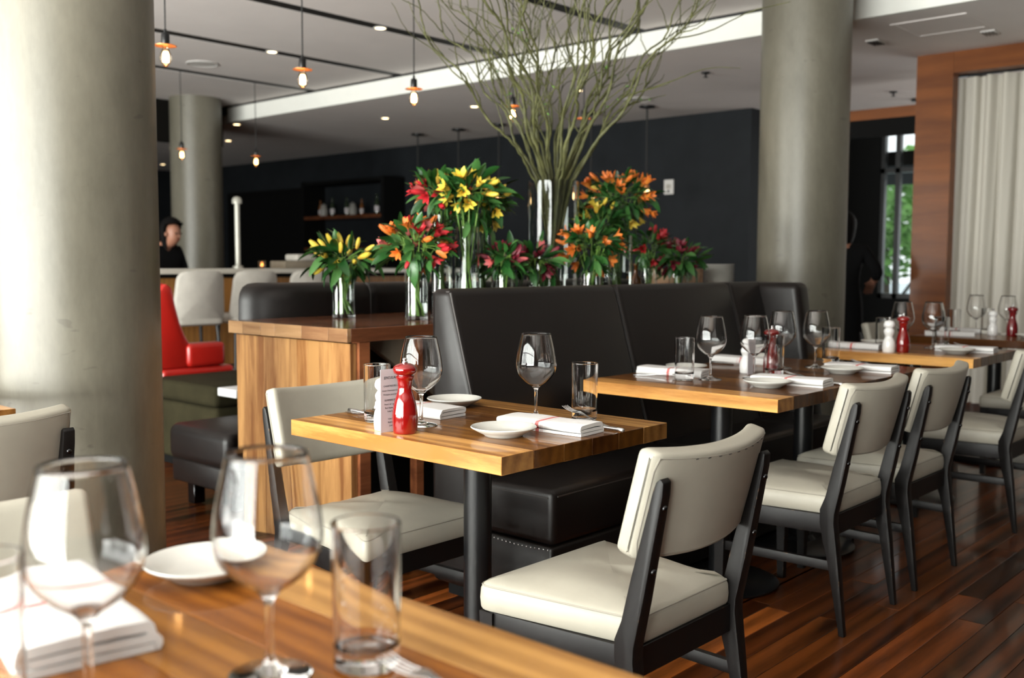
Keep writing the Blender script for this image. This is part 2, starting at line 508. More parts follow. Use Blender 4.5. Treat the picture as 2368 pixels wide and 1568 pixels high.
def prism_mesh(name, poly, a0, a1, axis, mat, bevel=0.0, taper=None):
    """extrude a 2-D outline along axis ('x': poly=(y,z), 'y': poly=(x,z), 'z': poly=(x,y))"""
    n = len(poly)
    def mk(p, a, i):
        if axis == 'x': return (a, p[0], p[1])
        if axis == 'y': return (p[0], a, p[1])
        return (p[0], p[1], a)
    t = taper or (lambda p: 0.0)
    verts = [mk(p, a0 + t(p), 0) for p in poly] + [mk(p, a1 - t(p), 1) for p in poly]
    faces = [tuple(range(n)), tuple(range(n, 2 * n))] + [(i, (i + 1) % n, n + (i + 1) % n, n + i) for i in range(n)]
    bm = bmesh.new()
    bv = [bm.verts.new(v) for v in verts]
    for f in faces: bm.faces.new([bv[i] for i in f])
    bmesh.ops.recalc_face_normals(bm, faces=bm.faces)
    if bevel > 0:
        bmesh.ops.bevel(bm, geom=list(bm.edges), offset=bevel, segments=2, profile=0.5, affect='EDGES')
    me = bpy.data.meshes.new(name)
    bm.to_mesh(me); bm.free()
    me.materials.append(MATS[mat])
    if bevel > 0:
        for p in me.polygons: p.use_smooth = True
        me.set_sharp_from_angle(angle=R(35))
    return me
def rounded_poly(corners, r, n=5):
    """corners counter-clockwise; rounds each by radius r (or list)"""
    out = []
    m = len(corners)
    for i in range(m):
        p0, p1, p2 = Vector(corners[i - 1]), Vector(corners[i]), Vector(corners[(i + 1) % m])
        rr = r[i] if hasattr(r, '__len__') else r
        d0, d1 = (p0 - p1).normalized(), (p2 - p1).normalized()
        ang = d0.angle(d1)
        d = rr / math.tan(ang / 2)
        a, b = p1 + d0 * d, p1 + d1 * d
        for k in range(n + 1):
            t = k / n
            q = a * (1 - t) ** 2 + p1 * 2 * t * (1 - t) + b * t * t
            out.append((q.x, q.y))
    return out
def inset_poly(poly, d):
    """move each vertex inward along its averaged normal (poly counter-clockwise)"""
    n = len(poly); out = []
    for i in range(n):
        p0, p1, p2 = Vector(poly[i - 1]), Vector(poly[i]), Vector(poly[(i + 1) % n])
        e0, e1 = (p1 - p0), (p2 - p1)
        nn = Vector((-e0.y, e0.x)).normalized() + Vector((-e1.y, e1.x)).normalized()
        nn = nn.normalized() if nn.length > 1e-9 else Vector((0, 0))
        q = p1 + nn * d
        out.append((q.x, q.y))
    return out
def cushion_mesh(name, poly, levels, mat, crown=None, zfun=None):
    """stack of inset outlines: levels = [(inset, z)], then closes top and bottom.  After the last level the top shrinks to its centre with a crown"""
    verts, rings = [], []
    for ins, z in levels:
        q = inset_poly(poly, ins) if ins else poly
        rings.append(list(range(len(verts), len(verts) + len(q))))
        verts += [(p[0], p[1], z) for p in q]
    top = [verts[i] for i in rings[-1]]
    cx = sum(p[0] for p in top) / len(top); cyy = sum(p[1] for p in top) / len(top)
    z1 = levels[-1][1]
    h = crown or 0.0
    hx = max(abs(p[0] - cx) for p in top); hy = max(abs(p[1] - cyy) for p in top)
    dome = lambda x, y: max(0, 1 - abs((x - cx) / hx) ** 2.4) * max(0, 1 - abs((y - cyy) / hy) ** 2.4)
    for s in (0.85, 0.65, 0.42, 0.2):
        rings.append(list(range(len(verts), len(verts) + len(top))))
        verts += [(cx + (p[0] - cx) * s, cyy + (p[1] - cyy) * s, z1 + h * dome(cx + (p[0] - cx) * s, cyy + (p[1] - cyy) * s)) for p in top]
    rings.append([len(verts)]); verts.append((cx, cyy, z1 + h))
    if zfun:
        verts = [(x, y, z + zfun(x, y, z)) for x, y, z in verts]
    faces = [tuple(rings[0])]
    for a, b in zip(rings, rings[1:]):
        n = len(a)
        for i in range(n):
            j = (i + 1) % n
            if len(b) == 1: faces.append((a[i], a[j], b[0]))
            else: faces.append((a[i], a[j], b[j], b[i]))
    return mesh_from(name, verts, faces, mat, True, 50)

# ================================================================== THE SETTING
Z_UP, Z_LOW = 3.06, 2.866
FAS_X, BACK_X, FAR_X = 6.89, 10.0, 12.5
Y_MIN, Y_MAX = -3.2, 17.5
rng = random.Random(7)

floor = struct('floor', box_mesh('floor', WIN_X - 0.3, FAR_X + 0.2, Y_MIN, Y_MAX, -0.12, -0.004, 'floor_wood'), 'dark reddish brown polished wooden floor')
floor.color = (0.8, 0.8, 0.8, 1)
# single boards where the photograph lets one tell them apart
PW = 0.088
def plank_mesh():
    return box_mesh('floor_plank', -0.5, 0.5, -PW / 2 + 0.0012, PW / 2 - 0.0012, -0.02, 0.0, 'floor_wood', 0.0012, 1)
zones = [(-0.75, 1.70, 1.15, 6.6), (1.70, 3.55, 1.0, 3.4)]
count = 0
for za, zb, xa, xb in zones:
    y = za
    while y < zb:
        x = xa - rng.uniform(0, 1.0)
        while x < xb:
            ln = rng.uniform(0.9, 2.3)
            k = round(ln, 1)
            me = cached(('plank', k), lambda: box_mesh('floor_plank', -k / 2 + 0.001, k / 2 - 0.001, -PW / 2 + 0.0009, PW / 2 - 0.0009, -0.02, 0.0, 'floor_wood', 0.001, 1))
            g = rng.choice([0.3, 0.4, 0.55, 0.7, 0.9, 1.1, 1.5, 2.0])
            if rng.random() < 0.05: g = 3.2
            put('plank', me, floor, (x + k / 2, y + PW / 2, 0.0), color=(g, g * rng.uniform(0.92, 1.05), g * rng.uniform(0.85, 1.0)))
            x += k; count += 1
        y += PW

# upper ceiling: one slab per strip between the black lighting slots
SLOTS = [3.40, 4.865, 6.34, 7.80, 9.23]
SW = 0.15
ys = [Y_MIN] + [v for s in SLOTS for v in (s - SW / 2, s + SW / 2)] + [11.0]
ceil_geo = []
ceiling = None
for i in range(0, len(ys), 2):
    me = box_mesh('ceiling', WIN_X - 0.3, FAS_X, ys[i], ys[i + 1], Z_UP, Z_UP + 0.14, 'ceiling_paint')
    if ceiling is None: ceiling = struct('ceiling', me, 'pale grey upper ceiling in strips between black slots')
    else: struct('ceiling_panel', me, parent=ceiling)
for i, s in enumerate(SLOTS):
    t = struct('trim_%d' % (i + 1), box_mesh('slot', WIN_X - 0.3, FAS_X - 0.02, s - SW / 2, s + SW / 2, Z_UP + 0.004, Z_UP + 0.14, 'slot_black'), 'flush black strip standing for a dark recessed lighting slot in the upper ceiling')  # almost flush; the recess's darkness is put into the black colour
struct('ceiling_cover', box_mesh('cover', WIN_X - 0.3, FAR_X + 0.3, Y_MIN, Y_MAX, Z_UP + 0.141, Z_UP + 0.2, 'soffit_dark')) ['kind'] = 'structure'
# lower ceiling and the pale fascia between the two levels
struct('ceiling_low', box_mesh('ceiling_low', FAS_X + 0.05, FAR_X + 0.2, Y_MIN, Y_MAX, Z_LOW, Z_LOW + 0.1, 'ceiling_paint'), 'grey lower ceiling over the bar side')
struct('ceiling_low_end', box_mesh('ceiling_low', WIN_X, FAS_X + 0.05, 11.12, Y_MAX, Z_LOW, Z_LOW + 0.1, 'ceiling_paint'), 'grey lower ceiling beyond the dark beam')
struct('trim_6', box_mesh('fascia', FAS_X, FAS_X + 0.05, Y_MIN, 10.9, Z_LOW, Z_UP - 0.022, 'fascia_paint'), 'white vertical fascia between upper and lower ceiling')
struct('trim_7', box_mesh('shadow_gap', FAS_X + 0.012, FAS_X + 0.05, Y_MIN, 10.9, Z_UP - 0.022, Z_UP + 0.1, 'slot_black'), 'dark shadow gap along the top of the fascia')  # black strip, the gap's shade put into its colour
struct('trim_8', box_mesh('dark_beam', WIN_X, FAS_X, 11.0, 11.12, 2.58, Z_UP + 0.1, 'soffit_dark'), 'dark beam across the end of the upper ceiling')
# ceiling hatch, grilles
def hatch(x, y, w, h):
    t = thing('ceiling_hatch', 'flush square access panel in the lower ceiling near the wooden frame', 'hatch', (x, y, Z_LOW))
    for a0, a1, b0, b1 in [(-w, w, -h, -h + .03), (-w, w, h - .03, h), (-w, -w + .03, -h + .03, h - .03), (w - .03, w, -h + .03, h - .03)]:
        box('frame', a0, a1, b0, b1, -0.006, 0.0, 'ceiling_paint', t)
    box('panel', -w + .035, w - .035, -h + .035, h - .035, -0.003, 0.0, 'ceiling_paint', t)
hatch(7.45, 2.65, 0.26, 0.26)
def grille(x, y, w, h, label):
    t = thing('air_grille', label, 'grille', (x, y, Z_LOW), group='ceiling grilles')
    box('frame', -w, w, -h, h, -0.012, 0.0, 'plastic_white', t, 0.003, 1)
    for k in range(4):
        yy = -h * 0.7 + k * h * 0.45
        box('slat', -w * 0.85, w * 0.85, yy, yy + 0.008, -0.018, -0.012, 'steel_dark', t)
grille(7.66, 3.2, 0.09, 0.05, 'small pale grille in the lower ceiling right of the round column')
grille(7.89, 2.45, 0.07, 0.05, 'small grille in the lower ceiling beside the access panel')
def speaker(x, y, z, r, label):
    t = thing('ceiling_speaker', label, 'speaker', (x, y, z), group='round ceiling speakers')
    put('rim', cached(('sprim', r), lambda: lathe_mesh('rim', [(r * .92, 0), (r * .92, -.008), (r, -.006), (r, 0)], 'plastic_white', 32)), t)
    put('cloth', cached(('spcl', r), lambda: lathe_mesh('cloth', [(r * .92, -0.004), (r * .5, -.006), (0, -.007)], 'plastic_white', 32)), t)
speaker(5.27, 8.75, Z_UP, 0.15, 'flat round speaker grille in the upper ceiling at left')
speaker(8.73, 6.15, Z_LOW, 0.15, 'flat round speaker grille in the lower ceiling by the dark wall')
def sprinkler(x, y, label):
    t = thing('sprinkler_head', label, 'sprinkler', (x, y, Z_LOW), group='ceiling sprinkler heads')
    put('plate', cached('spk1', lambda: lathe_mesh('plate', [(0, 0), (.04, 0), (.035, -.012), (.012, -.016), (0, -.016)], 'steel_dark', 20)), t)
    put('deflector', cached('spk2', lambda: lathe_mesh('deflector', [(0, -.016), (.008, -.016), (.008, -.04), (.022, -.042), (.022, -.046), (0, -.046)], 'steel_dark', 16)), t)
sprinkler(7.89, 4.83, 'dark sprinkler head in the lower ceiling left of the round column')
sprinkler(9.98, 3.98, 'dark sprinkler head in the shadowed ceiling right of the round column')

# walls
wall_back = struct('wall_back', box_mesh('wall_back', BACK_X, BACK_X + 0.2, 5.54, Y_MAX, 0, Z_LOW, 'wall_charcoal'), 'charcoal painted back wall behind the bar')
struct('wall_recess', box_mesh('wall_recess', BACK_X + 0.2, FAR_X, 5.54, 5.70, 0, Z_LOW, 'wall_black'), 'black recess beside the back wall')
struct('wall_end', box_mesh('wall_end', WIN_X - 0.3, FAR_X + 0.2, Y_MAX, Y_MAX + 0.2, 0, Z_UP, 'wall_charcoal'), 'dark end wall far behind the bar')
struct('wall_right', box_mesh('wall_right', WIN_X - 0.3, FAR_X + 0.2, Y_MIN - 0.2, Y_MIN, 0, Z_UP, 'wall_unseen_dark'), 'plain wall behind the camera')
# far glazed wall on the right (X = FAR_X) with its window
WY0, WY1, WZ0, WZ1 = 3.90, 5.12, 0.75, 2.84
struct('wall_far', box_mesh('wall_far', FAR_X, FAR_X + 0.2, WY1, Y_MAX, 0, Z_LOW, 'wall_black'), 'black wall around the far window')
struct('wall_far_low', box_mesh('wall_far', FAR_X, FAR_X + 0.2, WY0, WY1, 0, WZ0, 'wall_black'))
struct('wall_far_top', box_mesh('wall_far', FAR_X, FAR_X + 0.2, WY0, WY1, WZ1, Z_LOW, 'wall_black'))
struct('wall_far_side', box_mesh('wall_far', FAR_X, FAR_X + 0.2, 3.0, WY0, 0, Z_LOW, 'wall_black'))
struct('wall_far_corner', box_mesh('wall_far', FAR_X, FAR_X + 0.2, Y_MIN, 0.0, 0, Z_LOW, 'wall_black'))
struct('wall_far_head', box_mesh('wall_far', FAR_X, FAR_X + 0.2, 0.0, 3.0, 2.75, Z_LOW, 'wall_black'))
w0 = bpy.data.objects.new('window_12', None); col.objects.link(w0); w0['kind'] = 'structure'; w0['label'] = 'unseen full height glazing added behind the curtain to brighten it'  # unseen window added so the curtain glows from behind
for a in (0.0, 1.0, 2.0, 2.94):
    box('mullion', FAR_X + 0.02, FAR_X + 0.10, a, a + 0.06, 0, 2.75, 'metal_black', w0)
for a in (0.06, 1.06, 2.06):
    box('pane', FAR_X + 0.055, FAR_X + 0.06, a, a + 0.90, 0, 2.75, 'window_glass', w0)
w1 = bpy.data.objects.new('window_1', None); col.objects.link(w1); w1['kind'] = 'structure'; w1['label'] = 'far window looking out on water and trees'
for a in (WY0, WY0 + 0.98, WY1 - 0.05):
    box('mullion', FAR_X + 0.02, FAR_X + 0.10, a, a + 0.06, WZ0, WZ1, 'metal_black', w1)
for a in (WZ0, 2.30, WZ1 - 0.06):
    box('transom', FAR_X + 0.02, FAR_X + 0.10, WY0, WY1, a, a + 0.06, 'metal_black', w1)
box('pane', FAR_X + 0.055, FAR_X + 0.06, WY0, WY0 + 0.98, WZ0, WZ1, 'window_glass', w1)
box('pane', FAR_X + 0.055, FAR_X + 0.06, WY0 + 1.04, WY1, WZ0, WZ1, 'window_glass', w1)
# glazed wall behind the camera
wl = struct('wall_left', box_mesh('wall_left', WIN_X - 0.12, WIN_X, Y_MIN, Y_MAX, 0, WIN_Z0, 'wall_unseen_dark'), 'low sill wall under the street windows')
struct('wall_left_top', box_mesh('wall_left', WIN_X - 0.12, WIN_X, Y_MIN, Y_MAX, WIN_Z1, Z_UP, 'wall_unseen_dark'))
struct('wall_left_end', box_mesh('wall_left', WIN_X - 0.12, WIN_X, 8.55, Y_MAX, WIN_Z0, WIN_Z1, 'wall_charcoal'))
struct('wall_left_start', box_mesh('wall_left', WIN_X - 0.12, WIN_X, Y_MIN, -1.25, WIN_Z0, WIN_Z1, 'wall_unseen_dark'))
for i, (y0, y1) in enumerate(BAYS):
    w = bpy.data.objects.new('window_%d' % (i + 2), None); col.objects.link(w); w['kind'] = 'structure'; w['label'] = 'tall street window bay behind the camera'
    box('mullion', WIN_X - 0.10, WIN_X, y1, y1 + 0.10, WIN_Z0, WIN_Z1, 'metal_black', w)
    if y1 - y0 > 1: box('mullion', WIN_X - 0.09, WIN_X - 0.02, (y0 + y1) / 2 - 0.025, (y0 + y1) / 2 + 0.025, WIN_Z0, WIN_Z1, 'metal_black', w)
    box('transom', WIN_X - 0.09, WIN_X - 0.02, y0, y1, 2.25, 2.30, 'metal_black', w)
    box('pane', WIN_X - 0.058, WIN_X - 0.052, y0, y1, WIN_Z0, WIN_Z1, 'window_glass', w)

# round concrete columns
def column(x, y, r, z1, n, label):
    me = lathe_mesh('column', [(r, 0), (r, z1 * 0.25), (r, z1 * 0.5), (r, z1 * 0.75), (r, z1)], 'column_concrete', 96)
    o = struct('column_%d' % n, me, label, (x, y, 0))
    return o
column(1.65, 3.62, 0.29, Z_UP, 1, 'big near round concrete column at the left edge')
column(6.38, 3.14, 0.29, Z_UP, 2, 'round concrete column behind the right end of the banquette')
column(6.33, 10.68, 0.29, Z_UP, 3, 'far round concrete column behind the bar')
# wood door frame and curtain on the right
FRX = 8.43
struct('trim_9', box_mesh('frame_post', FRX, FRX + 0.12, 2.885, 3.175, 0, Z_LOW, 'frame_wood'), 'reddish wooden post of the curtained opening')
struct('trim_10', box_mesh('frame_header', FRX, FRX + 0.12, Y_MIN, 2.883, 2.70, Z_LOW, 'frame_wood'), 'reddish wooden header over the curtain')
o = struct('trim_11', box_mesh('valance', 9.6, 9.7, 3.3, 4.35, 2.56, 2.66, 'frame_wood'), 'wooden valance strip near the far window')
struct('trim_12', box_mesh('valance_dark', 9.6, 9.7, 3.3, 4.35, 2.40, 2.56, 'wall_black'))
struct('wall_behind_curtain', box_mesh('wall_bc', 9.5, 9.6, 3.00, 3.10, 0, Z_LOW, 'wall_black'))
def curtain():
    verts, faces = [], []
    n, m = 420, 10
    y0, y1 = 3.07, 0.2
    r2 = random.Random(5)
    ph = [r2.uniform(0, 6.28) for _ in range(4)]
    for i in range(n + 1):
        y = y0 + (y1 - y0) * i / n
        for j in range(m + 1):
            z = 0.04 + (2.69 - 0.04) * j / m
            a = 2 * PI * y / 0.135 + 0.7 * math.sin(y * 5 + ph[0]) + 0.25 * math.sin(z * 1.3 + ph[1])
            amp = 0.035 + 0.012 * math.sin(y * 11 + ph[2])
            verts.append((amp * math.sin(a) + 0.012 * math.sin(2.3 * a + z), y + 0.012 * math.cos(a), z))
    for i in range(n):
        for j in range(m):
            a = i * (m + 1) + j
            faces.append((a, a + 1, a + m + 2, a + m + 1))
    return mesh_from('curtain', verts, faces, 'curtain_cloth', True)
cu = thing('curtain', 'floor length pale linen curtain hanging inside the wooden frame', 'curtain', (FRX + 0.24, 0, 0))
put('cloth', curtain(), cu)
put('rail', box_mesh('rail', -0.02, 0.02, 0.2, 3.06, 2.70, 2.725, 'metal_black'), cu)
for k in range(20):
    put('hook', cached('hook', lambda: box_mesh('hook', -0.006, 0.006, -0.006, 0.006, 2.68, 2.705, 'steel_dark')), cu, (0, 2.84 - 0.135 * k, 0))

# outside the far window
struct('terrace', box_mesh('terrace', FAR_X + 0.3, 19, -6, 14, -0.3, -0.1, 'pavement'))['kind'] = 'structure'
struct('canopy', box_mesh('canopy', FAR_X + 0.35, 16.0, 1.0, 9.0, 2.42, 2.6, 'soffit_dark'), 'dark canopy over the terrace outside')
struct('river', box_mesh('river', 19, 90, -40, 70, -0.6, -0.5, 'water'))['kind'] = 'structure'
def tree(x, y, h, label, seed):
    t = thing('tree', label, 'tree', (x, y, -0.1), group='trees outside the far window')
    r3 = random.Random(seed)
    put('trunk', tube_mesh('trunk', [(0, 0, 0), (0.05, 0.03, h * 0.3), (0, 0.05, h * 0.6)], [0.12, 0.09, 0.05], 'trunk'), t)
    V, Fc = [], []
    for k in range(420):
        u = Vector((r3.gauss(0, 1), r3.gauss(0, 1), r3.gauss(0, 1))).normalized() * (r3.random() ** 0.4)
        c = Vector((u.x * h * 0.32, u.y * h * 0.32, h * 0.62 + u.z * h * 0.36))
        a = Vector((r3.gauss(0, 1), r3.gauss(0, 1), r3.gauss(0, 1))).normalized() * h * 0.05
        b = a.orthogonal().normalized() * h * 0.03
        i = len(V); V += [c - a, c + b, c + a, c - b]; Fc.append((i, i + 1, i + 2, i + 3))
    c = put('foliage', mesh_from('foliage', V, Fc, 'tree_leaf'), t)
    c['kind'] = 'stuff'
tree(24.0, 9.6, 3.0, 'leafy green tree outside the left of the far window', 1)
tree(30.0, 10.6, 5.0, 'bushy tree across the water outside the far window', 2)
tree(34.0, 13.3, 5.2, 'farther round tree across the water', 3)
st = thing('stair_railing', 'pale slanted handrails of outside steps seen through the far window', 'railing', (14.2, 5.2, -0.1))
for k, dy in enumerate((0, 0.42)):
    put('handrail', tube_mesh('handrail', [(0, -0.6 + dy, 1.45), (0.1, 0.35 + dy, 0.15)], 0.028, 'rail_white'), st)
    put('baluster', tube_mesh('baluster', [(0.02, -0.4 + dy, 0), (0.02, -0.4 + dy, 1.2)], 0.015, 'rail_white'), st)

# switch plate on the dark wall
sp_ = thing('thermostat', 'small white control plate on the charcoal wall above the orange flowers', 'thermostat', (BACK_X, 6.58, 2.06))
box('plate', -0.022, 0.0, -0.065, 0.065, -0.085, 0.085, 'plastic_white', sp_, 0.006)
box('dial', -0.032, -0.022, -0.03, 0.03, -0.02, 0.03, 'stool_fabric', sp_, 0.004)
box('slider', -0.028, -0.022, -0.012, 0.012, -0.065, -0.035, 'steel_dark', sp_, 0.002)
# painted dark doorway and black shelf unit on the back wall
d1 = bpy.data.objects.new('door_1', None); col.objects.link(d1); d1['kind'] = 'structure'; d1['label'] = 'black panel painted as a dark doorway in the charcoal wall left of the shelves'
box('opening', BACK_X - 0.03, BACK_X - 0.002, 13.25, 15.7, 0, 2.32, 'wall_black', d1)  # solid panel, the opening's darkness put into its colour
for a, b in ((13.18, 13.25), (15.7, 15.77)):
    box('jamb', BACK_X - 0.06, BACK_X - 0.002, a, b, 0, 2.38, 'wall_black', d1)
box('head', BACK_X - 0.06, BACK_X - 0.002, 13.25, 15.7, 2.32, 2.38, 'wall_black', d1)
plain('taupe_jar', (0.25, 0.24, 0.22, 1), 0.5)
su = thing('shelf_unit', 'black open shelf unit with bottles against the charcoal wall', 'shelf', (BACK_X - 0.42, 0, 0))
for yy in (11.15, 13.05):
    box('upright', 0, 0.40, yy, yy + 0.07, 0, 2.42, 'wall_black', su)
for zz in (0.9, 1.35, 1.83, 2.36):
    box('shelf_board', 0, 0.40, 11.22, 13.05, zz, zz + 0.05, 'slab_wood_dark' if zz < 2 else 'wall_black', su)
BOTTLE = [(0, 0), (.038, 0), (.04, .01), (.04, .17), (.034, .20), (.016, .235), (.014, .30), (.017, .302), (.017, .315), (0, .315)]
def bottle(x, y, z, s, mat, label, group='bottles on the black shelves'):
    t = thing('bottle', label, 'bottle', (x, y, z), group=group)
    put('body', cached(('bottle', mat), lambda: lathe_mesh('bottle', BOTTLE, mat, 20)), t, scale=(s, s, s))
    put('label', cached('blabel', lambda: lathe_mesh('label', [(.0405, .05), (.0415, .052), (.0415, .13), (.0405, .132)], 'paper', 20)), t, scale=(s, s, s))
for i, (yy, s, m, w) in enumerate([(12.85, .8, 'bottle_amber', 'amber bottle first from the left on the middle black shelf'), (12.55, .9, 'bottle_dark', 'dark bottle second from the left on the middle black shelf'),
                                (12.2, .9, 'bottle_dark', 'dark bottle third from the left on the middle black shelf'), (11.85, .75, 'bottle_amber', 'amber bottle fourth from the left on the middle black shelf'), (11.5, .95, 'bottle_dark', 'dark bottle at the right end of the middle black shelf')]):
    bottle(BACK_X - 0.25, yy, 1.88, s, m, w)
for i, (yy, w) in enumerate([(12.0, 'white rounded jar on the middle black shelf'), (12.7, 'white squat jar beside an amber bottle on the black shelf')]):
    t = thing('jar', w, 'jar', (BACK_X - 0.3, yy, 1.88), group='white jars on the shelf')
    put('body', cached('jarb', lambda: lathe_mesh('jar', smooth_prof([(0, 0), (.05, 0), (.065, .05), (.06, .12), (.045, .14), (.05, .16)]) + [(0, .16)], 'taupe_jar', 24)), t)
    put('lid', cached('jarl', lambda: lathe_mesh('lid', [(.05, .16), (.045, .175), (.012, .18), (.012, .195), (0, .2)], 'taupe_jar', 24)), t)

# downlights
def downlight(x, y, z, label):
    t = thing('downlight', label, 'downlight', (x, y, z), group='recessed ceiling downlights')
    put('trim_ring', cached('dlr', lambda: lathe_mesh('ring', [(.042, 0), (.042, -.006), (.054, -.004), (.056, 0)], 'plastic_white', 28)), t)
    put('lamp_face', cached('dll', lambda: lathe_mesh('face', [(0, -.003), (.0415, -.003), (.0415, 0)], 'downlight', 24)), t)
downlight(5.44, 6.36, Z_UP + 0.003, 'warm spot in the second black ceiling slot from the top')
downlight(5.40, 7.80, Z_UP + 0.003, 'warm spot in the black ceiling slot above the near hanging bulbs at left')
for x, y, w in [(7.05, 10.95, 'glowing downlight beside the far column top right'), (7.91, 12.5, 'glowing downlight right of the far column, lower one'), (7.9, 14.0, 'glowing downlight left of the far column, upper one'),
                (9.07, 16.4, 'glowing downlight left of the far column, lowest one'), (7.9, 9.16, 'glowing downlight in the lower ceiling left of the willow'), (7.95, 7.75, 'glowing downlight at the left edge of the willow'),
                (7.89, 6.27, 'glowing downlight seen through the middle of the willow')]:
    downlight(x, y, Z_LOW, w)

# ================================================================== FURNITURE
# ---------------------------------------------------------------- dining chairs
REAR_LEG = [(0.0, 0), (0.018, 0), (0.060, .234), (.076, .297), (.087, .36), (.088, .40), (.071, .443), (.049, .537), (.026, .623), (-.001, .726),
            (-.008, .744), (-.018, .752), (-.026, .744), (-.024, .716), (.017, .494), (.039, .39), (.040, .36), (.024, .229)]
SEAT_PLAN = rounded_poly([(-.187, .055), (.187, .055), (.246, .472), (-.246, .472)], [.012, .012, .035, .035], 5)
def seat_mesh():
    def dimple(x, y, z):
        if z < .44: return 0
        d = math.exp(-((x - .02) ** 2 + (y - .2) ** 2) / .012)
        return -.012 * d + .004 * math.sin(x * 60 + y * 25) * d
    P = []
    n = len(SEAT_PLAN)
    for i in range(n):             # resample long sides so the crown bends smoothly
        a, b = Vector(SEAT_PLAN[i]), Vector(SEAT_PLAN[(i + 1) % n])
        k = max(1, int((b - a).length / .04))
        P += [tuple(a.lerp(b, j / k)) for j in range(k)]
    return cushion_mesh('seat', P, [(.004, .380), (0, .386), (-.002, .405), (0, .428), (.005, .438), (.016, .4465), (.034, .453)], 'leather_cream', .026, dimple)
def seat_seam():
    q = inset_poly(SEAT_PLAN, .0035)
    pts = [(x, y, .4372) for x, y in q] + [(q[0][0], q[0][1], .4372)]
    return tube_mesh('seam', pts, .0017, 'leather_cream_seam', 5)
BK_B, BK_T = Vector((.062, .578)), Vector((.003, .806))        # backrest centre line in (y, z)
BK_AX = (BK_T - BK_B).normalized(); BK_LEN = (BK_T - BK_B).length
BK_N = Vector((BK_AX.y, -BK_AX.x))                              # towards the sitter
BK_W, BK_TH = .225, .052
def bk_point(x, t, h):
    s = -.046 * (1 - (x / BK_W) ** 2) + .010
    c = BK_B + BK_AX * h + BK_N * (t + s)
    return (x, c.x, c.y)
def back_mesh():
    sec = rounded_poly([(-BK_TH / 2, 0), (BK_TH / 2, 0), (BK_TH / 2, BK_LEN), (-BK_TH / 2, BK_LEN)], [.012, .02, .02, .012], 4)
    fine = []
    for i in range(len(sec)):
        a, b = Vector(sec[i]), Vector(sec[(i + 1) % len(sec)])
        k = max(1, int((b - a).length / .035))
        fine += [tuple(a.lerp(b, j / k)) for j in range(k)]
    sec = fine
    st = [(-BK_W, .016), (-BK_W + .003, .008), (-BK_W + .009, .002), (-BK_W + .018, 0)] + [(-BK_W + .018 + (2 * BK_W - .036) * i / 18, 0) for i in range(1, 18)] + [(BK_W - .018, 0), (BK_W - .009, .002), (BK_W - .003, .008), (BK_W, .016)]
    verts, rings = [], []
    for x, ins in st:
        q = inset_poly(sec, ins)
        rings.append(list(range(len(verts), len(verts) + len(q))))
        for t, h in q:
            bulge = .005 * (1 - (x / BK_W) ** 2) * math.sin(PI * min(1, max(0, h / BK_LEN)))
            verts.append(bk_point(x, t + (bulge if t > 0 else -bulge * .6), h))
    faces = [tuple(rings[0]), tuple(rings[-1])]
    for a, b in zip(rings, rings[1:]):
        n = len(a)
        faces += [(a[i], a[(i + 1) % n], b[(i + 1) % n], b[i]) for i in range(n)]
    return mesh_from('backrest', verts, faces, 'leather_cream', True, 60)
def back_seam():
    t = -BK_TH / 2 - .001 + .002
    pts = []
    e = .010
    xs = [-BK_W + e + (2 * BK_W - 2 * e) * i / 16 for i in range(17)]
    pts += [bk_point(x, t, BK_LEN - .011) for x in xs]
    pts += [bk_point(BK_W - e * .6, t + .003, BK_LEN * k / 6) for k in range(5, 0, -1)]
    pts += [bk_point(x, t, .011) for x in reversed(xs)]
    pts += [bk_point(-BK_W + e * .6, t + .003, BK_LEN * k / 6) for k in range(1, 6)]
    pts.append(pts[0])
    return tube_mesh('seam', pts, .0018, 'leather_cream_seam', 5)
def front_leg_mesh():
    V = []
    for z, h in ((0, .012), (.25, .0175), (.378, .020)):
        V += [(-h, -h, z), (h, -h, z), (h, h, z), (-h, h, z)]
    Fc = [(0, 1, 2, 3), (8, 9, 10, 11)] + [(r * 4 + i, r * 4 + (i + 1) % 4, r * 4 + 4 + (i + 1) % 4, r * 4 + 4 + i) for r in (0, 1) for i in range(4)]
    return mesh_from('leg', V, Fc, 'chair_black')
def bolt_mesh():
    return lathe_mesh('bolt', [(.0075, 0), (.007, .0025), (.004, .005), (0, .006)], 'steel_dark', 14)
def slab4(name, a, b, th, z0, z1, mat):
    a, b = Vector(a), Vector(b); d = (b - a).normalized(); n = Vector((-d.y, d.x)) * th / 2
    return prism_mesh(name, [tuple(a + n), tuple(a - n), tuple(b - n), tuple(b + n)], z0, z1, 'z', mat, .0015)
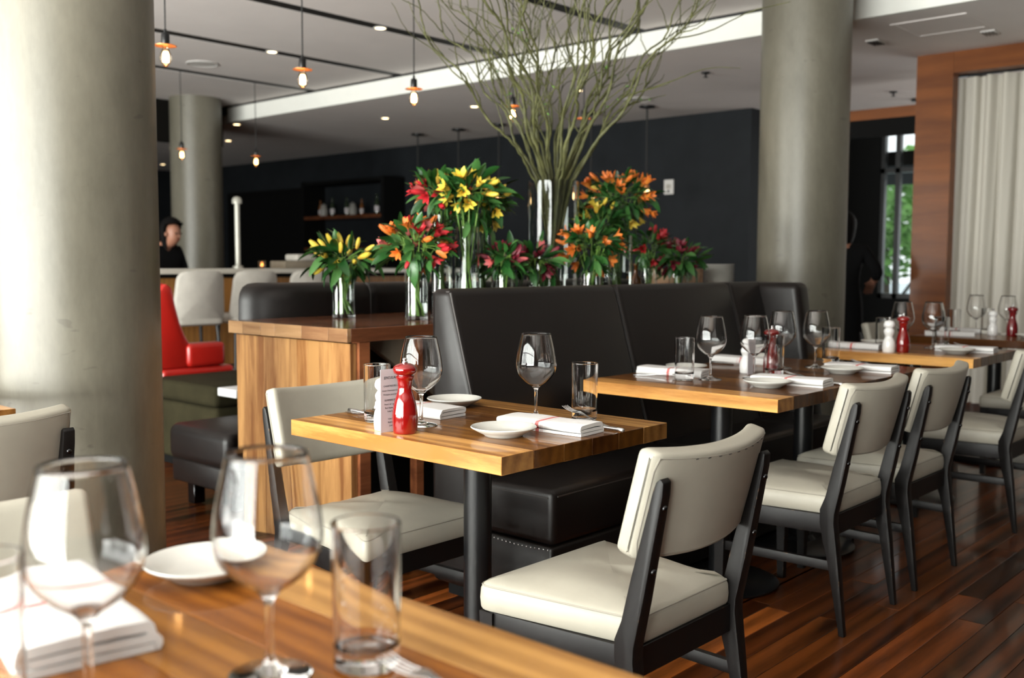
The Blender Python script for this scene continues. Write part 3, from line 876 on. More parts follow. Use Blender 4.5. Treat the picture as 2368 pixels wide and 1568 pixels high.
def make_chair(label, x, y, rot=0.0, stitches=False):
    t = thing('dining_chair', label, 'chair', (x, y, 0), rot, 'cream leather dining chairs')
    s = put('seat', cached('ch_seat', seat_mesh), t)
    put('seam', cached('ch_seam', seat_seam), s)
    b = put('backrest', cached('ch_back', back_mesh), t)
    put('seam', cached('ch_bseam', back_seam), b)
    if stitches:
        for i in range(9):
            xx = -.12 + .036 * i
            p = bk_point(xx, -BK_TH / 2 - .0005, BK_LEN - .013)
            put('stitch', cached('ch_st', lambda: box_mesh('stitch', -.005, .005, -.0006, .0006, -.0007, .0007, 'ink')), b, p)
    for sgn in (-1, 1):
        me = cached('ch_rleg', lambda: prism_mesh('leg', REAR_LEG, -.020, .020, 'x', 'chair_black', .003, lambda p: .009 * max(0, 1 - p[1] / .36) if p[1] < .36 else .005 * (p[1] - .36) / .4))
        lg = put('leg', me, t, (sgn * .2065, 0, 0))
        for z, yy in ((.690, -.0205), (.555, .0045)):
            put('bolt', cached('ch_bolt', bolt_mesh), lg, (0, yy + .0005, z), (R(90) + .2, 0, 0))
        put('leg', cached('ch_fleg', front_leg_mesh), t, (sgn * .222, .440, 0))
        put('foot_glide', cached('ch_gl', lambda: lathe_mesh('glide', [(0, 0), (.009, 0), (.009, .004), (0, .004)], 'steel_dark', 12)), lg, (0, .009, -.001))
        put('side_rail', cached(('ch_sr', sgn), lambda: slab4('side_rail', (sgn * .188, .06), (sgn * .226, .435), .022, .318, .379, 'chair_black')), t)
        put('stretcher', cached(('ch_ss', sgn), lambda: slab4('stretcher', (sgn * .205, .045), (sgn * .221, .435), .018, .205, .236, 'chair_black')), t)
    put('front_rail', cached('ch_fr', lambda: box_mesh('front_rail', -.205, .205, .438, .460, .318, .379, 'chair_black', .0015, 1)), t)
    put('rear_rail', cached('ch_rr', lambda: box_mesh('rear_rail', -.188, .188, .052, .074, .312, .379, 'chair_black', .0015, 1)), t)
    return t
make_chair('cream leather dining chair nearest the camera, its stitched back towards us', 1.885, 1.125, 0, True)
make_chair('cream leather dining chair at the long dark table, nearer one of its pair', 3.2265, 1.305, R(0))
make_chair('cream leather dining chair at the long dark table, farther one of its pair', 3.837, 1.305, R(0))
make_chair('cream leather dining chair at the right edge, at the third table', 4.93, 1.275, 0)
make_chair('cream leather dining chair in front of the wooden counter panel, facing us', 1.93, 2.52, PI)
make_chair('cream leather dining chair at the lower left, behind the foreground napkin', 0.52, 1.635, PI)
make_chair('cream leather dining chair in front of the big concrete column', 0.94, 2.60, 0)
make_chair('cream leather dining chair at the farthest table by the curtain', 6.17, 1.36, 0)
make_chair('cream leather dining chair on the banquette side of the farthest table', 6.42, 2.62, PI)

# ---------------------------------------------------------------- tables
TW, TL, TT = 0.66, 0.785, 0.043
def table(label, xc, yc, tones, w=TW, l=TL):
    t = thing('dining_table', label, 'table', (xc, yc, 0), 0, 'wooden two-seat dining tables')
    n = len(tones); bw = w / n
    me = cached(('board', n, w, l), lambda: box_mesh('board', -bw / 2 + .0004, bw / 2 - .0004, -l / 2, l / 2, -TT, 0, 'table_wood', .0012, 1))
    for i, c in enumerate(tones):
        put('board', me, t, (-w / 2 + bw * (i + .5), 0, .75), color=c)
    put('pole', cached('tb_pole', lambda: lathe_mesh('pole', [(0, .012), (.0385, .012), (.0385, .69), (0, .69)], 'metal_black', 40, True, 40)), t)
    put('top_plate', cached('tb_plate', lambda: box_mesh('plate', -.15, .15, -.15, .15, .692, .7065, 'metal_black', .002, 1)), t)
    bs = put('base', cached('tb_base', lambda: lathe_mesh('base', [(0, .006), (.215, .006), (.218, .012), (.20, .020), (.06, .030), (.045, .05), (0, .05)], 'metal_black', 48, True, 40)), t)
    for k in range(4):
        a = PI / 4 + k * PI / 2
        put('glide', cached('tb_gl', lambda: lathe_mesh('glide', [(0, 0), (.016, 0), (.014, .008), (0, .008)], 'steel_dark', 12)), bs, (.18 * math.cos(a), .18 * math.sin(a), 0))
    return t
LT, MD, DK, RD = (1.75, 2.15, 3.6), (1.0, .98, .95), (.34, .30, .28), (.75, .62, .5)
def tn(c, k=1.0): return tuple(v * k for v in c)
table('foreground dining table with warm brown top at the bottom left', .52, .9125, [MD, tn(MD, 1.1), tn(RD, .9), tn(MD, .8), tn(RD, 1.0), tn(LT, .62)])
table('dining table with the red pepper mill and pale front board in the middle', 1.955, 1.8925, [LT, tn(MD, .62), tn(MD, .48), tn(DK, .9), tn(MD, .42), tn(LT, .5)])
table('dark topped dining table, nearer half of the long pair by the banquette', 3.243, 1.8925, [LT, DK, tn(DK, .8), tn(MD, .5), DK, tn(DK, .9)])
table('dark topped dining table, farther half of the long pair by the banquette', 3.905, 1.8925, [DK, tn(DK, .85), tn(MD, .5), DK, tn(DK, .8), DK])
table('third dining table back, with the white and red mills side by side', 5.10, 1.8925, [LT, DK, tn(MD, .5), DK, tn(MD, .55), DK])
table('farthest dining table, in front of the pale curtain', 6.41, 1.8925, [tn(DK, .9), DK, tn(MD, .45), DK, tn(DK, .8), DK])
table('dining table against the big column at the left edge', .868, 3.43, [MD, tn(MD, .8), RD, MD, tn(MD, .9), LT])

# ---------------------------------------------------------------- banquette 1 (faces the tables)
bq = thing('banquette', 'long dark brown leather banquette behind the dining tables', 'banquette', (2.425, 0, 0))
def quad_bevel(name, poly, x0, x1, mat, bev, seg=4):
    n = len(poly)
    bm = bmesh.new()
    vs_ = [bm.verts.new((x0, *p)) for p in poly] + [bm.verts.new((x1, *p)) for p in poly]
    bm.faces.new(vs_[:n]); bm.faces.new(vs_[n:])
    for i in range(n): bm.faces.new([vs_[i], vs_[(i + 1) % n], vs_[n + (i + 1) % n], vs_[n + i]])
    bmesh.ops.recalc_face_normals(bm, faces=bm.faces)
    bmesh.ops.bevel(bm, geom=list(bm.edges), offset=bev, segments=seg, profile=0.5, affect='EDGES')
    me = bpy.data.meshes.new(name); bm.to_mesh(me); bm.free()
    me.materials.append(MATS[mat])
    for p in me.polygons: p.use_smooth = True
    me.set_sharp_from_angle(angle=R(50))
    return me
BKP = [(2.58, .05), (2.58, 1.088), (2.485, 1.088), (2.295, .44), (2.295, .05)]
for x0, x1 in ((0, .965), (.967, 1.88), (1.882, 2.29)):
    bk = put('back_panel', quad_bevel('back', BKP, x0, x1, 'leather_dark', .026), bq)
    if x0 == 0:
        put('piping', tube_mesh('piping', [(.010, 2.487, 1.075), (.008, 2.475, 1.04), (.008, 2.375, .70), (.008, 2.31, .48)], .004, 'leather_seam', 6), bk)
        put('piping', tube_mesh('piping', [(.010, 2.49, 1.078), (.010, 2.575, 1.075)], .004, 'leather_seam', 6), bk)
    else:
        put('stitching', tube_mesh('stitching', [(x0, 2.485, 1.090), (x0, 2.478, 1.06), (x0, 2.298, .45)], .0013, 'leather_seam', 5), bk)
put('wing', quad_bevel('wing', [(2.56, .05), (2.56, 1.086), (2.275, 1.086), (2.12, .05)], 2.16, 2.295, 'leather_dark', .035, 5), bq)
for x0, x1 in ((0.0, .98), (.982, 1.80), (1.802, 2.16)):
    c = put('seat_cushion', quad_bevel('seat', [(2.015, .275), (2.36, .275), (2.36, .452), (2.015, .458)], x0, x1, 'leather_dark', .024, 4), bq)
    put('piping', tube_mesh('piping', [(x0 + .022, 2.0155, .436), (x1 - .022, 2.0155, .436)], .003, 'leather_seam', 5), c)
    if x0 == 0: put('piping', tube_mesh('piping', [(.0015, 2.036, .432), (.0015, 2.33, .428)], .003, 'leather_seam', 5), c)
put('seat_base', quad_bevel('base', [(2.022, .03), (2.30, .03), (2.30, .272), (2.022, .272)], .004, 2.16, 'leather_dark', .012, 3), bq)
put('plinth', box_mesh('plinth', .05, 2.25, 2.13, 2.54, 0, .05, 'wall_black'), bq)
r5 = random.Random(3)
for k in range(16):
    put('nail_head', cached('nail', lambda: lathe_mesh('nail', [(.0028, 0), (.002, .001), (0, .0013)], 'steel', 8)), bq, (0.0035, 2.04 + .018 * k, .262 - .006 * math.sin(k / 15 * PI)), (0, -PI / 2, 0))

# ---------------------------------------------------------------- wooden service counter with planked end
ct = thing('service_counter', 'wooden service counter with a planked end panel carrying the flower vases', 'counter', (2.41, 3.39, 0))
fr = [0, .26, .56, .655, .75, 1.0]
tones = [(1.15, 1.1, 1.0), (1.0, .98, .95), (1.3, 1.3, 1.2), (.85, .8, .72), (.9, .85, .78)]
for i in range(5):
    a, b = -.385 + .77 * (1 - fr[i + 1]), -.385 + .77 * (1 - fr[i])
    m_ = box_mesh('plank', -.015, .015, -(b - a) / 2 + .0004, (b - a) / 2 - .0004, -.435, .435, 'panel_wood', .001, 1)
    put('end_plank', m_, ct, (.015, (a + b) / 2, .436), color=tones[i])
pst = [(-.405, -.29), (-.289, -.12), (-.119, .06), (.061, .16), (.161, .29), (.291, .40)]
for i, (a, b) in enumerate(pst):
    m_ = box_mesh('top_board', -1.76, 1.76, -(b - a) / 2, (b - a) / 2, -.026, .026, 'slab_wood_dark', .0012, 1)
    k = [1.6, 2.0, 1.7, 2.2, 1.8, 2.1][i]
    put('top_board', m_, ct, (1.75, (a + b) / 2, .904), color=(k, k * 1.05, k * 1.1))
for i, (a, b) in enumerate(pst):          # separate paler strips on the end of the top
    m_ = box_mesh('end_strip', -.009, .009, -(b - a) / 2 + .0003, (b - a) / 2 - .0003, -.026, .026, 'slab_wood', .001, 1)
    k = [.9, 1.1, .95, 1.15, 1.0, 1.1][i]
    put('end_strip', m_, ct, (-.0195, (a + b) / 2, .904), color=(k, k, k))
box('corner_post', .032, .085, -.40, -.355, 0, .876, 'slab_wood_dark', ct, .001, 1, (2.2, 2.2, 2.2))
box('leg_post', .36, .40, -.36, -.32, 0, .876, 'slab_wood_dark', ct, .001, 1, (2.2, 2.2, 2.2))
box('cabinet_body', .45, 3.4, -.1, .36, 0, .876, 'wall_black', ct)
plain('taupe_panel', (.20, .165, .12, 1), .7, var=.1)
put('bracket', prism_mesh('bracket', [(.14, .875), (.66, .875), (.66, .52)], -.30, -.26, 'y', 'taupe_panel', .002), ct)

# ---------------------------------------------------------------- banquette 2, back to back with the counter
b2 = thing('lounge_banquette', 'dark grey leather banquette with rounded back behind the wooden counter', 'banquette', (2.60, 0, 0))
P2 = [(3.83, .05), (4.16, .05), (4.10, .40), (4.02, 1.08), (3.83, 1.08)]
def curved_back():
    sec = [(-.02, .05), (-.012, .5), (.0, 1.0), (.006, 1.035), (.022, 1.062), (.05, 1.078), (.10, 1.083), (.15, 1.078), (.178, 1.062), (.19, 1.03), (.195, .5), (.20, .05)]
    V, Fc, m = [], [], len(sec)
    n = 22
    for i in range(n + 1):
        a = R(180 + 90 * i / n)
        ca, sa = math.cos(a), math.sin(a)
        for t, z in sec:
            k = min(t, .19)
            V.append((.60 + (.58 - k) * ca, 4.08 + (.25 - k) * sa, z))
    for i in range(n):
        Fc += [(i * m + j, i * m + (j + 1) % m, (i + 1) * m + (j + 1) % m, (i + 1) * m + j) for j in range(m)]
    Fc += [tuple(range(m)), tuple(n * m + j for j in range(m))]
    return mesh_from('curved_back', V, Fc, 'leather_dark', True, 60)
put('corner_panel', curved_back(), b2)
for x0, x1 in ((.602, 2.0), (2.002, 3.4)):
    q = put('back_panel', quad_bevel('back', P2, x0, x1, 'leather_dark', .062, 6), b2)
    if x0: put('stitching', tube_mesh('stitching', [(x0, 3.828, .9), (x0, 3.828, 1.03), (x0, 3.842, 1.068), (x0, 3.88, 1.081)], .0025, 'leather_seam', 5), q)
for x0, x1 in ((-.07, 1.2), (1.202, 3.4)):
    put('seat_cushion', quad_bevel('seat', [(4.05, .20), (4.60, .20), (4.60, .385), (4.05, .385)], x0, x1, 'leather_dark', .05, 5), b2)
put('seat_base', quad_bevel('base', [(4.05, .10), (4.57, .10), (4.57, .215), (4.05, .215)], -.06, 3.38, 'leather_dark', .012, 2), b2)
for x_ in (-.04, 3.3):
    for y_ in (4.12, 4.40):
        box('foot', x_, x_ + .06, y_, y_ + .06, 0, .10, 'steel_dark', b2, .003, 1)

# ---------------------------------------------------------------- lounge pieces at left
ra = thing('armchair', 'bright red leather armchair beside the big column', 'armchair', (3.2, 5.96, 0))
put('backrest', prism_mesh('back', [(-.22, .42), (-.06, .42), (-.03, .66), (-.05, 1.03), (-.09, 1.06), (-.16, 1.03), (-.20, .75)], -.30, .30, 'y', 'leather_red', .03), ra)
for sg in (-1, 1):
    y0, y1 = (-.36, -.27) if sg < 0 else (.27, .36)
    put('wing', prism_mesh('wing', [(-.18, .53), (.06, .53), (.075, .66), (.035, .715), (.0, .80), (-.03, .91), (-.05, 1.02), (-.09, 1.05), (-.14, 1.0), (-.17, .8)], y0 + .012, y1 - .012, 'y', 'leather_red', .016), ra)
    put('arm', quad_bevel('arm', [(y0 - .015, .532), (y1 + .015, .532), (y1 + .015, .678), (y0 - .015, .678)], .03, .295, 'leather_red', .03, 4), ra)
put('seat_cushion', quad_bevel('seat', [(-.37, .44), (.37, .44), (.37, .53), (-.37, .53)], -.14, .36, 'leather_red', .03, 4), ra)
put('seat_base', quad_bevel('base', [(-.33, .30), (.33, .30), (.33, .438), (-.33, .438)], -.12, .33, 'leather_red', .02, 3), ra)
for a in (-.08, .29):
    for b in (-.23, .23):
        put('leg', tube_mesh('leg', [(a, b, .31), (a, b, 0)], [.018, .011], 'metal_black'), ra)
ob = thing('lounge_bench', 'olive green velvet block bench between the column and the counter', 'bench', (2.96, 5.2, 0))
put('body', quad_bevel('body', [(-.35, .05), (.35, .05), (.35, .38), (-.35, .38)], 0, .62, 'velvet_olive', .03, 4), ob)
put('cushion', quad_bevel('cushion', [(-.36, .382), (.36, .382), (.36, .500), (-.36, .500)], -.01, .63, 'velvet_olive', .035, 4), ob)
box('plinth', .04, .58, -.31, .31, 0, .05, 'wall_black', ob)
gt = thing('side_table', 'pale grey topped low table beside the olive bench', 'table', (3.12, 4.74, 0))
put('top', box_mesh('top', -.16, .2, -.09, .09, .455, .50, 'grey_top', .006), gt)
put('pole', lathe_mesh('pole', [(0, .02), (.03, .02), (.03, .455), (0, .455)], 'metal_black', 20, True, 40), gt)
put('base', lathe_mesh('base', [(0, 0), (.10, 0), (.10, .012), (.03, .02), (0, .02)], 'metal_black', 28, True, 40), gt)

# ---------------------------------------------------------------- bar, stools
br = thing('bar_counter', 'long bar counter with pale stone top and amber wooden front', 'bar', (3.2, 7.8, 0))
for i in range(10):
    m_ = cached('barpanel', lambda: box_mesh('front_panel', -.208, .208, -.015, .015, 0.0, 1.02, 'bar_wood', .002, 1))
    put('front_panel', m_, br, (.21 + .42 * i, .075, .05), color=(1 + .1 * math.sin(i * 2.1),) * 3)
box('body', 0, 4.2, .10, .55, .05, 1.07, 'wall_black', br)
box('plinth', 0, 4.2, .12, .5, 0, .05, 'wall_black', br)
box('dark_rail', -.02, 4.22, .03, .55, 1.04, 1.075, 'wall_black', br)  # black strip directly under the stone top
box('stone_top', -.05, 4.25, -.08, .60, 1.076, 1.118, 'stone_top', br, .004, 1)
put('foot_rail', tube_mesh('rail', [(0, 0.0, .2), (4.2, 0.0, .2)], .02, 'brass', 10), br)
for i in range(5):
    put('rail_bracket', cached('barbr', lambda: tube_mesh('bracket', [(0, 0, 0), (0, .075, 0)], .012, 'brass', 8)), br, (.3 + .9 * i, 0, .2))
def stool_shell():
    out = rounded_poly([(-.225, .70), (.225, .70), (.195, 1.105), (-.195, 1.105)], [.05, .05, .09, .09], 6)
    V, Fc = [], []
    n = len(out)
    for ins, yy in ((.014, -.012), (.0, -.004), (0, .022), (.014, .032)):
        for x, z in inset_poly(out, ins):
            V.append((x, yy + .06 * (1 - (x / .225) ** 2) * -1 + .06 * 0 + (1.105 - z) * .10, z))
    for r in range(3):
        Fc += [(r * n + i, r * n + (i + 1) % n, (r + 1) * n + (i + 1) % n, (r + 1) * n + i) for i in range(n)]
    V.append((0, -.012 - .06 + .02, .9)); V.append((0, .032 - .06 + .02, .9))
    Fc += [(i, (i + 1) % n, 4 * n) for i in range(n)] + [(3 * n + i, 3 * n + (i + 1) % n, 4 * n + 1) for i in range(n)]
    return mesh_from('shell', V, Fc, 'stool_fabric', True, 60)
for x_, w in ((4.37, 'grey upholstered bar stool, leftmost and nearest'), (4.89, 'grey upholstered bar stool, middle one, partly behind the leather back'), (5.46, 'grey upholstered bar stool, farthest, just left of the yellow bouquet')):
    t = thing('bar_stool', w, 'stool', (x_, 7.35, 0), R(-4), 'bar stools in a row')
    put('backrest', cached('st_sh', stool_shell), t)
    put('seat', cached('st_se', lambda: cushion_mesh('seat', rounded_poly([(-.21, 0), (.21, 0), (.20, .40), (-.20, .40)], .06, 5), [(.02, .66), (0, .675), (0, .715), (.012, .73), (.03, .738)], 'stool_fabric', .012)), t)
    for a in (-1, 1):
        for y0, y1 in ((.05, .0), (.34, .39)):
            put('leg', cached(('st_leg', a, y0), lambda: tube_mesh('leg', [(a * .165, y0, .665), (a * .205, y1, 0)], [.016, .011], 'metal_black', 8)), t)
    put('foot_ring', cached('st_ring', lambda: tube_mesh('ring', [(-.185, .025, .28), (.185, .025, .28), (.185, .365, .28), (-.185, .365, .28), (-.185, .025, .28)], .009, 'metal_black', 8)), t)
po = thing('bar_post', 'slim tall metal post standing on the bar counter', 'post', (5.30, 8.25, 1.118))
put('shaft', lathe_mesh('shaft', [(0, 0), (.05, 0), (.05, .02), (.024, .03), (.024, .60), (0, .60)], 'pale_metal', 20, True, 40), po)
put('cap', lathe_mesh('cap', [(0, .60), (.045, .60), (.045, .64), (.03, .66), (0, .67)], 'pale_metal', 20, True, 40), po)
cn = thing('candle_holder', 'small glowing candle on the bar counter near the metal post', 'candle', (5.36, 7.95, 1.118))
put('cup', lathe_mesh('cup', [(0, 0), (.03, 0), (.033, .01), (.035, .07), (.031, .07), (.029, .012), (0, .012)], 'bulb_glass', 16), cn)
put('flame', lathe_mesh('flame', smooth_prof([(0, .02), (.012, .03), (.010, .045), (0, .065)]), 'candle', 10), cn)
bx = thing('tray_stack', 'folded pale linen pile in a brown tray on the bar', 'tray', (5.80, 8.05, 1.118))
box('tray', -.20, .20, -.12, .12, 0, .07, 'taupe_panel', bx, .006)
put('linen', box_mesh('linen', -.05, .18, -.10, .10, .071, .135, 'stool_fabric', .02, 3), bx)

# ---------------------------------------------------------------- plates, wooden box and condiment bottles on the counter
rs = thing('wooden_riser', 'low wooden riser box under the stack of white plates', 'box', (5.585, 3.30, .931))
box('top', -.11, .11, -.11, .11, .108, .120, 'slab_wood', rs, .001, 1)
for a in (-.11, .098):
    box('side', a, a + .012, -.11, .11, 0, .1075, 'slab_wood', rs, .001, 1)
box('back', -.0975, .0975, .098, .11, 0, .1075, 'slab_wood', rs, .001, 1)
for k in range(9):
    t = put('plate', cached('stackplate', lambda: lathe_mesh('plate', [(0, 0), (.055, 0), (.06, .003), (.096, .012), (.098, .015), (.094, .016), (.058, .007), (0, .006)], 'porcelain', 48, True, 50)), None, (5.585, 3.30, 1.052 + .0132 * k))
    tag(t, 'white plate in the tall stack beside the crate, ' + ['lowest', 'second lowest', 'third lowest', 'fourth from the bottom', 'middle one', 'fourth from the top', 'third from the top', 'second from the top', 'topmost'][k], 'plate', 'stacked white plates')
wb_ = thing('wooden_crate', 'brown wooden crate left of the plate stack on the counter', 'crate', (5.30, 3.42, .931))
for a in (-.13, .12):
    box('side', a, a + .012, -.10, .10, 0, .215, 'slab_wood', wb_, .001, 1)
for a in (-.10, .088):
    box('side', -.118, .12, a, a + .012, 0, .215, 'slab_wood', wb_, .001, 1)
box('bottom', -.118, .12, -.088, .088, 0, .01, 'slab_wood', wb_)
for i, (x_, m, w) in enumerate([(4.80, 'bottle_dark', 'small dark bottle left of the burgundy flowers on the counter'), (4.90, 'bottle_amber', 'small amber bottle left of the burgundy flowers on the counter')]):
    bottle(x_, 3.45, .931, .78, m, w, 'bottles on the counter')

# ================================================================== TABLEWARE
ZT = 0.7503
WG_OUT = [(.0425, .0), (.0428, .0016), (.036, .0042), (.014, .0085), (.0062, .016), (.0044, .032), (.0042, .068), (.0056, .080), (.014, .0905), (.032, .103), (.0490, .122), (.0562, .144), (.0550, .168), (.0495, .199), (.0408, .236)]
WG_IN = [(.0398, .2362), (.0485, .199), (.0540, .168), (.0551, .144), (.0478, .1232), (.031, .1052), (.013, .0935), (0, .0918)]
def wine_mesh():
    return lathe_mesh('wine_glass', [(0, 0)] + smooth_prof(WG_OUT, 5) + smooth_prof(WG_IN, 5), 'clear_glass', 56, True)
def tumbler_mesh():
    p = [(0, 0), (.031, 0), (.0345, .003), (.0355, .02), (.037, .155), (.0365, .1562), (.0345, .1555), (.033, .03), (.030, .0235), (.012, .0215), (0, .021)]
    return lathe_mesh('tumbler', supported(p, .0008), 'clear_glass', 48, True, 50)
PLATE = [(0, .003), (.040, .003), (.043, 0), (.047, 0), (.050, .004), (.066, .012), (.081, .0205), (.0825, .0225), (.0815, .0245), (.078, .0238), (.064, .0165), (.052, .011), (.046, .0085), (0, .008)]
def plate_mesh(): return lathe_mesh('bread_plate', PLATE, 'porcelain', 64, True, 60)
def ribbon(path, th, y0, y1, ny, wob):
    """extrude a folded sheet: path is a centre line in (x, z)"""
    n = len(path); P = [Vector(p) for p in path]
    L_, R_ = [], []
    for i in range(n):
        d = (P[min(i + 1, n - 1)] - P[max(i - 1, 0)]).normalized(); nn = Vector((-d.y, d.x)) * th / 2
        L_.append(P[i] + nn); R_.append(P[i] - nn)
    sec = L_ + R_[::-1]; m = len(sec)
    V, Fc = [], []
    for j in range(ny + 1):
        y = y0 + (y1 - y0) * j / ny
        for q in sec:
            e = wob * math.sin(y * 38 + q.y * 300) * min(1, q.y / .01)
            V.append((q.x + .35 * e, y + .25 * (q.x) * .12, max(.0003, q.y + e * .6)))
    for j in range(ny):
        Fc += [(j * m + i, j * m + (i + 1) % m, (j + 1) * m + (i + 1) % m, (j + 1) * m + i) for i in range(m)]
    for base in (0, ny * m):
        for i in range(n - 1): Fc.append((base + i, base + i + 1, base + m - 2 - i, base + m - 1 - i))
    return V, Fc
def arc(cx, cz, r, a0, a1, k=5): return [(cx + r * math.cos(R(a0 + (a1 - a0) * i / k)), cz + r * math.sin(R(a0 + (a1 - a0) * i / k))) for i in range(k + 1)]
def napkin_mesh():
    p = [(-.05, .0022)] + [(-.02, .0022), (.02, .0022), (.050, .0022)] + arc(.050, .0057, .0035, -90, 90) + [(.02, .0095), (-.02, .0098), (-.046, .0095)] + arc(-.046, .0130, .0036, 270, 90) + [(-.02, .0172), (.02, .0178), (.040, .0172)] + arc(.044, .0125, .0045, 80, -60, 4)
    V, Fc = ribbon(p, .0060, -.135, .135, 10, .0012)
    return mesh_from('napkin', V, Fc, 'napkin_cloth', True, 50)
def wine(x, y, label, z=ZT): return tag(put('wine_glass', cached('wine', wine_mesh), None, (x, y, z)), label, 'wine glass', 'burgundy wine glasses on the tables')
def tumbler(x, y, label, z=ZT): return tag(put('tumbler', cached('tumbler', tumbler_mesh), None, (x, y, z)), label, 'tumbler', 'tall water tumblers')
def plate(x, y, label, z=ZT): return tag(put('bread_plate', cached('plate', plate_mesh), None, (x, y, z)), label, 'plate', 'white bread plates on the tables')
def napkin(x, y, rot, label, sx=1.0, sy=1.0, sz=1.35): return tag(put('napkin', cached('napkin', napkin_mesh), None, (x, y, ZT), (0, 0, rot), (sx, sy, sz)), label, 'napkin', 'folded white napkins with red stripes')
def fork_parts():
    V, Fc = [], []
    sec = [(-.100, .0055, .0025), (-.095, .0085, .0025), (-.06, .0065, .003), (-.02, .0032, .006), (.02, .0032, .011), (.035, .006, .0125), (.045, .0105, .0120), (.055, .0115, .0105)]
    for y, w, z in sec: V += [(-w, y, z), (w, y, z), (w, y, z + .0018), (-w, y, z + .0018)]
    for r in range(len(sec) - 1): Fc += [(r * 4 + i, r * 4 + (i + 1) % 4, r * 4 + 4 + (i + 1) % 4, r * 4 + 4 + i) for i in range(4)]
    Fc += [(0, 1, 2, 3), tuple(len(V) - 4 + i for i in range(4))]
    return mesh_from('handle', V, Fc, 'steel', True, 40)
def tine_mesh():
    return tube_mesh('tine', [(0, .054, .0113), (0, .070, .0108), (0, .085, .0125), (0, .100, .0165)], [.0013, .0013, .0011, .0006], 'steel', 6)
def fork(x, y, rot, label, lift=0.0, z=ZT):
    t = thing('fork', label, 'fork', (x, y, z), rot, 'steel table forks')
    t.rotation_euler = (R(lift), 0, rot)
    put('handle', cached('fk_h', fork_parts), t)
    for i in range(4): put('tine', cached('fk_t', tine_mesh), t, (-.0095 + .00633 * i, 0, 0))
def knife_blade():
    V, Fc = [], []
    sec = [(.0, .0045), (.02, .0085), (.07, .0092), (.095, .007), (.108, .002)]
    for y, w in sec: V += [(-.004, y, .002), (-.004 + w * 1.6, y, .0026), (-.004, y, .0042)]
    for r in range(len(sec) - 1): Fc += [(r * 3 + i, r * 3 + (i + 1) % 3, r * 3 + 3 + (i + 1) % 3, r * 3 + 3 + i) for i in range(3)]
    Fc += [(0, 1, 2), tuple(len(V) - 3 + i for i in range(3))]
    return mesh_from('blade', V, Fc, 'steel')
def knife_handle():
    return mesh_from('handle', *tube_geo([(0, -.112, .004), (0, -.108, .004), (0, -.09, .004), (0, -.04, .004), (0, .002, .0035)], [.003, .0062, .0068, .0055, .004], 10), 'steel', True, 60)
def knife(x, y, rot, label, z=ZT):
    t = thing('table_knife', label, 'knife', (x, y, z), rot, 'steel table knives')
    put('handle', cached('kn_h', knife_handle), t)
    put('blade', cached('kn_b', knife_blade), t)
MILL = [(.0285, 0), (.0305, .004), (.0325, .03), (.0318, .052), (.0265, .080), (.0195, .104), (.0178, .116), (.0192, .132), (.0225, .140), (.0232, .1445)]
def mill_body(mat): return lathe_mesh('body', [(0, 0)] + smooth_prof(MILL, 5) + [(.020, .1455), (.0195, .1475), (0, .1475)], mat, 48, True, 55)
def mill_head(mat): return lathe_mesh('head', [(0, .1476)] + smooth_prof([(.0215, .1478), (.0275, .1525), (.0302, .1605), (.0275, .1685), (.019, .1745), (.007, .1775)], 5) + [(0, .178)], mat, 48, True, 60)
def mill_knob(): return lathe_mesh('knob', [(0, .177), (.008, .177), (.007, .181), (.0045, .1825), (.006, .185), (.0065, .1875), (.004, .190), (0, .1905)], 'steel', 20)
def mill(x, y, label, mat='gloss_red', s=1.0):
    t = thing('pepper_mill' if 'red' in mat else 'salt_mill', label, 'mill', (x, y, ZT), 0, 'red and white table mills')
    t.scale = (s, s, s)
    put('body', cached(('mb', mat), lambda: mill_body(mat)), t)
    h = put('head', cached(('mh', mat), lambda: mill_head(mat)), t)
    put('knob', cached('mk', mill_knob), h)
SALT = [(.023, 0), (.0245, .004), (.026, .022), (.024, .045), (.0165, .062), (.0165, .070), (.021, .082), (.021, .092), (.0145, .102)]
def salt(x, y, label, s=1.0):
    t = thing('salt_mill', label, 'mill', (x, y, ZT), 0, 'red and white table mills')
    t.scale = (s, s, s)
    put('body', cached('sb', lambda: lathe_mesh('body', [(0, 0)] + smooth_prof(SALT, 5) + [(0, .1022)], 'gloss_white', 36, True, 60)), t)
    h = put('head', cached('sh', lambda: lathe_mesh('head', [(0, .1023)] + smooth_prof([(.015, .1025), (.0215, .110), (.0225, .119), (.0185, .129), (.009, .134)], 5) + [(0, .1345)], 'gloss_white', 36, True, 60)), t)
    put('knob', cached('sk', lambda: lathe_mesh('knob', [(0, .134), (.004, .134), (.004, .140), (.0055, .143), (.004, .147), (0, .148)], 'steel', 14)), h)
def text_part(s, size, parent, loc, rot, mat='ink'):
    cu_ = bpy.data.curves.new('lettering', 'FONT')
    cu_.body = s; cu_.size = size; cu_.align_x = 'CENTER'; cu_.extrude = 0.00005; cu_.resolution_u = 2
    cu_.materials.append(MATS[mat])
    o = bpy.data.objects.new('lettering', cu_)
    o.parent = parent; o.location = loc; o.rotation_euler = rot
    col.objects.link(o)
    dg = bpy.context.evaluated_depsgraph_get()
    me = bpy.data.meshes.new_from_object(o.evaluated_get(dg))
    bpy.data.objects.remove(o)
    return put('lettering', me, parent, loc, rot)
